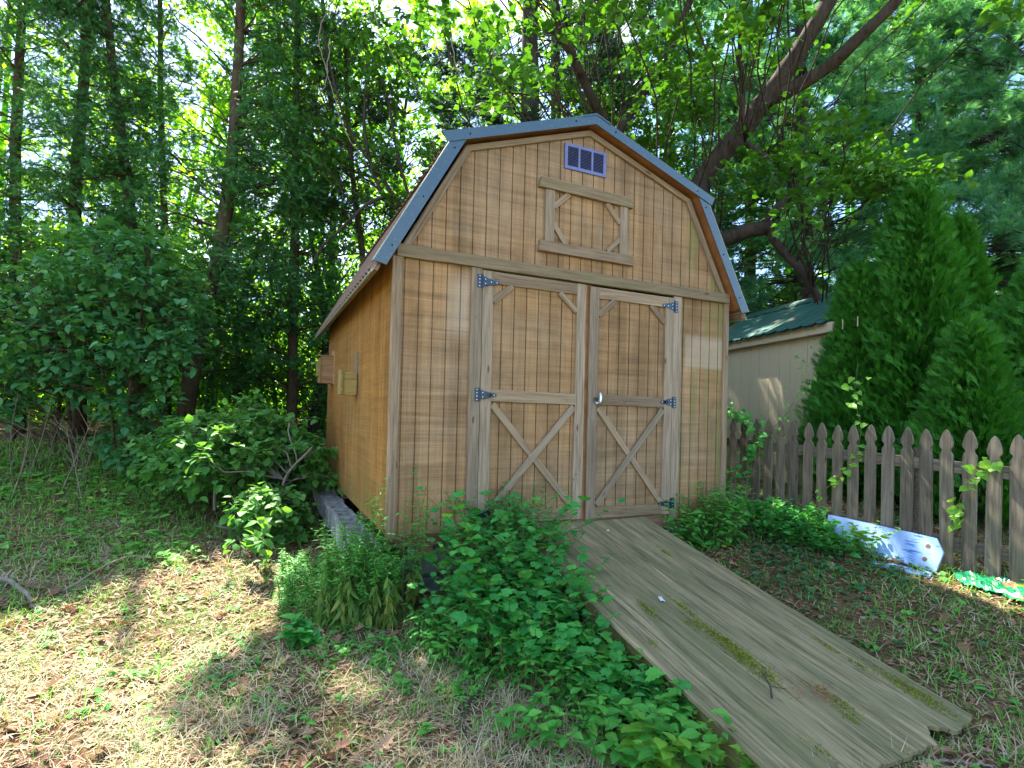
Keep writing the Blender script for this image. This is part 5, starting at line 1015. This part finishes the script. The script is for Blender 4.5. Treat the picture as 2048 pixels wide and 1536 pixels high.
for k, (a, lab) in enumerate([([(690, -40, 8.2), (640, 60, 8.2), (655, 150, 8.2), (690, 260, 8.2), (735, 330, 8.3)], "long bare vine looping down left of the shed's roof"), ([(900, -60, 7.4), (905, 90, 7.4), (930, 190, 7.5), (960, 220, 7.6)], "thin pale vine hanging above the roof's left break"),
    ([(745, -40, 8.4), (760, 60, 8.3), (840, 190, 8.4), (870, 300, 8.6)], "bare branch arching over the left roof slope"), ([(660, 80, 8.0), (652, 160, 8), (640, 190, 8), (655, 198, 8)], "pale curled dead vine beside the dark bushy evergreen")]):
    mb = MB(); s = spline([at(*p) for p in a], 8); s += rng.normal(size=s.shape)*.008; tube(mb, s, np.linspace(.009, .004, len(s)), 5); tag(mb.build("hanging_vine", M['twig'], smooth=True), lab, "vine", "bare vines hanging left of the shed")

# ------------------------------------------------------------------ dead stems, fallen sticks, leaves
for k, (px_, D, n, h, lab) in enumerate([(30, 6.6, 5, .8, "pale dead weed stalks at the photo's left edge"), (105, 5.9, 6, .9, "branching dead weed stalks in front of the left shrub"), (215, 6.6, 4, .7, "dead stalks beside the hanging green column"), (300, 6.9, 6, .6, "sparse dead stalks right of the shrub's foot"), (400, 7.0, 5, .5, "short dead twigs left of the spreading bush")]):
    b = ground_at(px_, D); o = thing("dead_weed", lab, "dead weeds", b, "dead weed stalks on the left"); mb = MB(); r = np.random.default_rng(100+k)
    for j in range(n):
        a = b+[r.normal()*.25, r.normal()*.2, .05]; a[2] = g1(a[0], a[1]); t_ = a+[r.normal()*.18, r.normal()*.12, h*r.uniform(.6, 1.15)]; s = spline([a, (a+t_)/2+r.normal(size=3)*.03, t_], 4); tube(mb, s, np.linspace(.005, .002, len(s)), 4)
        for q in range(6): i = r.integers(2, len(s)); e = s[i]+[r.normal()*.14, r.normal()*.1, .12+.12*r.random()]; tube(mb, [s[i], (s[i]+e)/2+r.normal(size=3)*.015, e], [.0025, .002, .001], 3)
    mb.build("stalks", M['deadstem'], o)
def gp(x, y, dz=.01): p = gpx(x, y); return p+[0, 0, dz]
stick("fallen_branch", [gp(-30, 1160, .03), gp(40, 1185, .04), gp(75, 1222, .02), gp(130, 1232, .01)], .018, .009, 'twig', "thick grey fallen branch at the left edge of the lawn", "sticks lying about")
stick("fallen_branch", [gp(100, 1188, .02), gp(135, 1186, .03), gp(200, 1165, .10), gp(255, 1148, .13), gp(300, 1142, .10)], .009, .004, 'twig', "long thin pale stick propped over the shaded grass on the left", "sticks lying about")
stick("fallen_branch", [gp(970, 1385, .02), gp(945, 1410, .03), gp(925, 1440, .02), gp(932, 1490, .015), gp(925, 1560, .01)], .011, .007, 'bark', "crooked bark covered stick at the bottom centre", "sticks lying about", [[gp(940, 1412), gp(975, 1405)], [gp(928, 1430), gp(915, 1418)]])
stick("fallen_branch", [gp(1085, 1430), gp(1098, 1480), gp(1105, 1510)], .009, .007, 'twig', "short curved stick near the bottom beside the pointed leaf weeds", "sticks lying about", [[gp(1100, 1495), gp(1140, 1500), gp(1155, 1508)]])
stick("fallen_branch", [gp(430, 1056, .02), gp(480, 1065, .02), gp(545, 1082, .02)], .012, .008, 'twig', "stick lying on the brown litter below the spreading bush", "sticks lying about")
stick("fallen_branch", [gp(430, 1492), gp(460, 1478), gp(500, 1474)], .007, .004, 'bark', "small dark stick in the dry grass at the bottom left", "sticks lying about")
stick("fallen_branch", [gp(1840, 1530), gp(1900, 1526), gp(1970, 1536), gp(2010, 1550)], .009, .005, 'twig', "pale curved stick at the bottom right corner beyond the ramp end", "sticks lying about")
stick("fallen_branch", [gp(1862, 1258), gp(1880, 1266), gp(1905, 1252)], .008, .005, 'twig', "forked pale twig in the grass right of the ramp", "sticks lying about")
stick("fallen_branch", [gp(1720, 1240), gp(1750, 1238), gp(1755, 1240)], .010, .007, 'twig', "stubby white stick on the bare soil right of the ramp", "sticks lying about")
mb = MB(); p = gpx(266, 1407); scatter(mb, MAPLE, np.array([p+[0, 0, .025]]), frames(np.array([[1, .3, .1]]), np.array([[.1, -.3, 1]])), [.075]); tag(mb.build("fallen_leaf", M['ylw']), "single yellow fallen leaf on the dry grass at the lower left", "leaf")

# ------------------------------------------------------------------ grass, litter and ivy on the ground
def around(n, r0_, r1_, amin=-64, amax=52, pw=1.0):
    a = np.radians(rng.uniform(amin, amax, n))+YAW; R_ = r0_+(r1_-r0_)*rng.random(n)**pw; return CAM[0]+R_*np.sin(a), CAM[1]+R_*np.cos(a), R_
def clear(x, y):                                   # not under the shed or the ramp
    return ~(((x > -.18) & (x < 3.1) & (y > -.03) & (y < 3.9)) | ((x > .93) & (x < 2.15) & (y > -2.30) & (y < 0)))
def ground_cover(name, label, cat, n, tm, mat, size, dens, r0_=1.3, r1_=9, pitch=(.1, .8), narrow=None, lift=.0, flatn=1.0, pw=1.0, per=1, jit=.03):
    x, y, R_ = around(n, r0_, r1_, pw=pw); k = clear(x, y) & (rng.random(n) < dens(x, y)); x, y, R_ = x[k], y[k], R_[k]
    if per > 1: x = np.repeat(x, per)+rng.normal(size=len(x)*per)*jit; y = np.repeat(y, per)+rng.normal(size=len(y)*per)*jit; R_ = np.repeat(R_, per)
    z = gz(x, y)+lift*rng.random(len(x)); N_ = len(x); a = rng.random(N_)*6.283; p_ = rng.uniform(*pitch, N_); d = np.stack([np.cos(a)*np.cos(p_), np.sin(a)*np.cos(p_), np.sin(p_)], -1)
    nn_ = rdir(N_)*(1.2-flatn)+[0, 0, flatn]; mb = MB(); s_ = size*rng.uniform(.5, 1.3, N_)*(1+.06*R_)
    scatter(mb, tm, np.stack([x, y, z], -1), frames(d, nn_), s_, sy=None if narrow is None else narrow*(1+.18*R_)/s_*size)
    return tag(mb.build(name, M[mat]), label, cat, kind="stuff")
nzg = lambda x, y, s, sd: noise2(x, y, s, sd)
green = lambda x, y: np.clip(.22+.9/(1+np.exp(-(nzg(x, y, 1.6, 111)+.5*nzg(x, y, 5, 112)-.15+1.6*((x < -1.3) & (y > 1.1))-.7*(np.hypot(x+.6, y-1.2) < 1.0)-.5*((x > 2.1) & (y > -1.4)))*5)), 0, 1)
ground_cover("dry_grass", "matted dry straw coloured grass over the lawn", "grass", 104000, BLADE, 'straw', .075, lambda x, y: straw_amt(x, y)*.95+.06, 1.25, 6.5, (-.05, .55), .035, .02)
ground_cover("dry_grass_tufts", "standing dry grass tufts in the foreground", "grass", 3200, BLADE, 'straw', .11, lambda x, y: straw_amt(x, y)*(nzg(x, y, 3, 120) > .15), 1.25, 5.5, (.1, 1.25), .025, .0, per=14, jit=.022)
ground_cover("green_grass", "patchy green grass", "grass", 122000, BLADE, 'grass', .075, lambda x, y: green(x, y)*.8, 1.25, 11, (.25, 1.3), .035)
ground_cover("leaf_litter", "small brown dead leaves and bark bits on the soil", "leaf litter", 42000, RHOMB, 'litter', .034, lambda x, y: np.clip(1.1-.75*straw_amt(x, y), .1, 1), 1.25, 11, (-.3, .4), .8, .018)
ground_cover("pine_litter", "reddish fallen pine needles on the bare soil", "pine needles", 80000, BLADE, 'needles', .07, lambda x, y: np.clip(1.0-.9*straw_amt(x, y), .05, 1), 1.25, 10, (-.1, .25), .022, .012)
ground_cover("oak_litter", "curled lobed brown oak leaves", "leaf litter", 900, OAK, 'litter', .075, lambda x, y: .25+.7*(nzg(x, y, 1.4, 130) > .2), 1.3, 7, (-.2, .5), None, .02, .8)
ground_cover("ground_weeds", "small green seedlings and clover in the lawn", "weeds", 2600, OVATE, 'weed', .035, lambda x, y: np.clip(.25+.8*(nzg(x, y, 2.2, 131) > .1)+.5*((x < -1.5) & (y > 1)), 0, 1), 1.3, 8, (.1, .7), None, .03, .9, per=5, jit=.03)
ivd = lambda x, y: np.clip(1.2*np.exp(-((x-3.15)/.5)**2-((y+.75)/.55)**2)+.25*((x > 2.2) & (x < 3.7) & (y > -1.4))*(nzg(x, y, 4, 133) > 0), 0, 1)
ground_cover("ground_ivy", "dark ivy creeping over the soil between ramp and fence", "ivy", 26000, IVY, 'ivy', .036, ivd, 3.2, 6.2, (-.1, .5), None, .05, .9)
lf_ = lambda x, y: np.clip(((x < -1.2) & (y > 1.2) & (y < 5))*(nzg(x, y, 1.5, 134) > -.1)*.8, 0, 1)
ground_cover("low_creepers", "low leafy creepers on the shaded left lawn", "weeds", 9000, OVATE, 'grass', .06, lf_, 4, 10, (.0, .6), None, .06, .9, per=3, jit=.05)
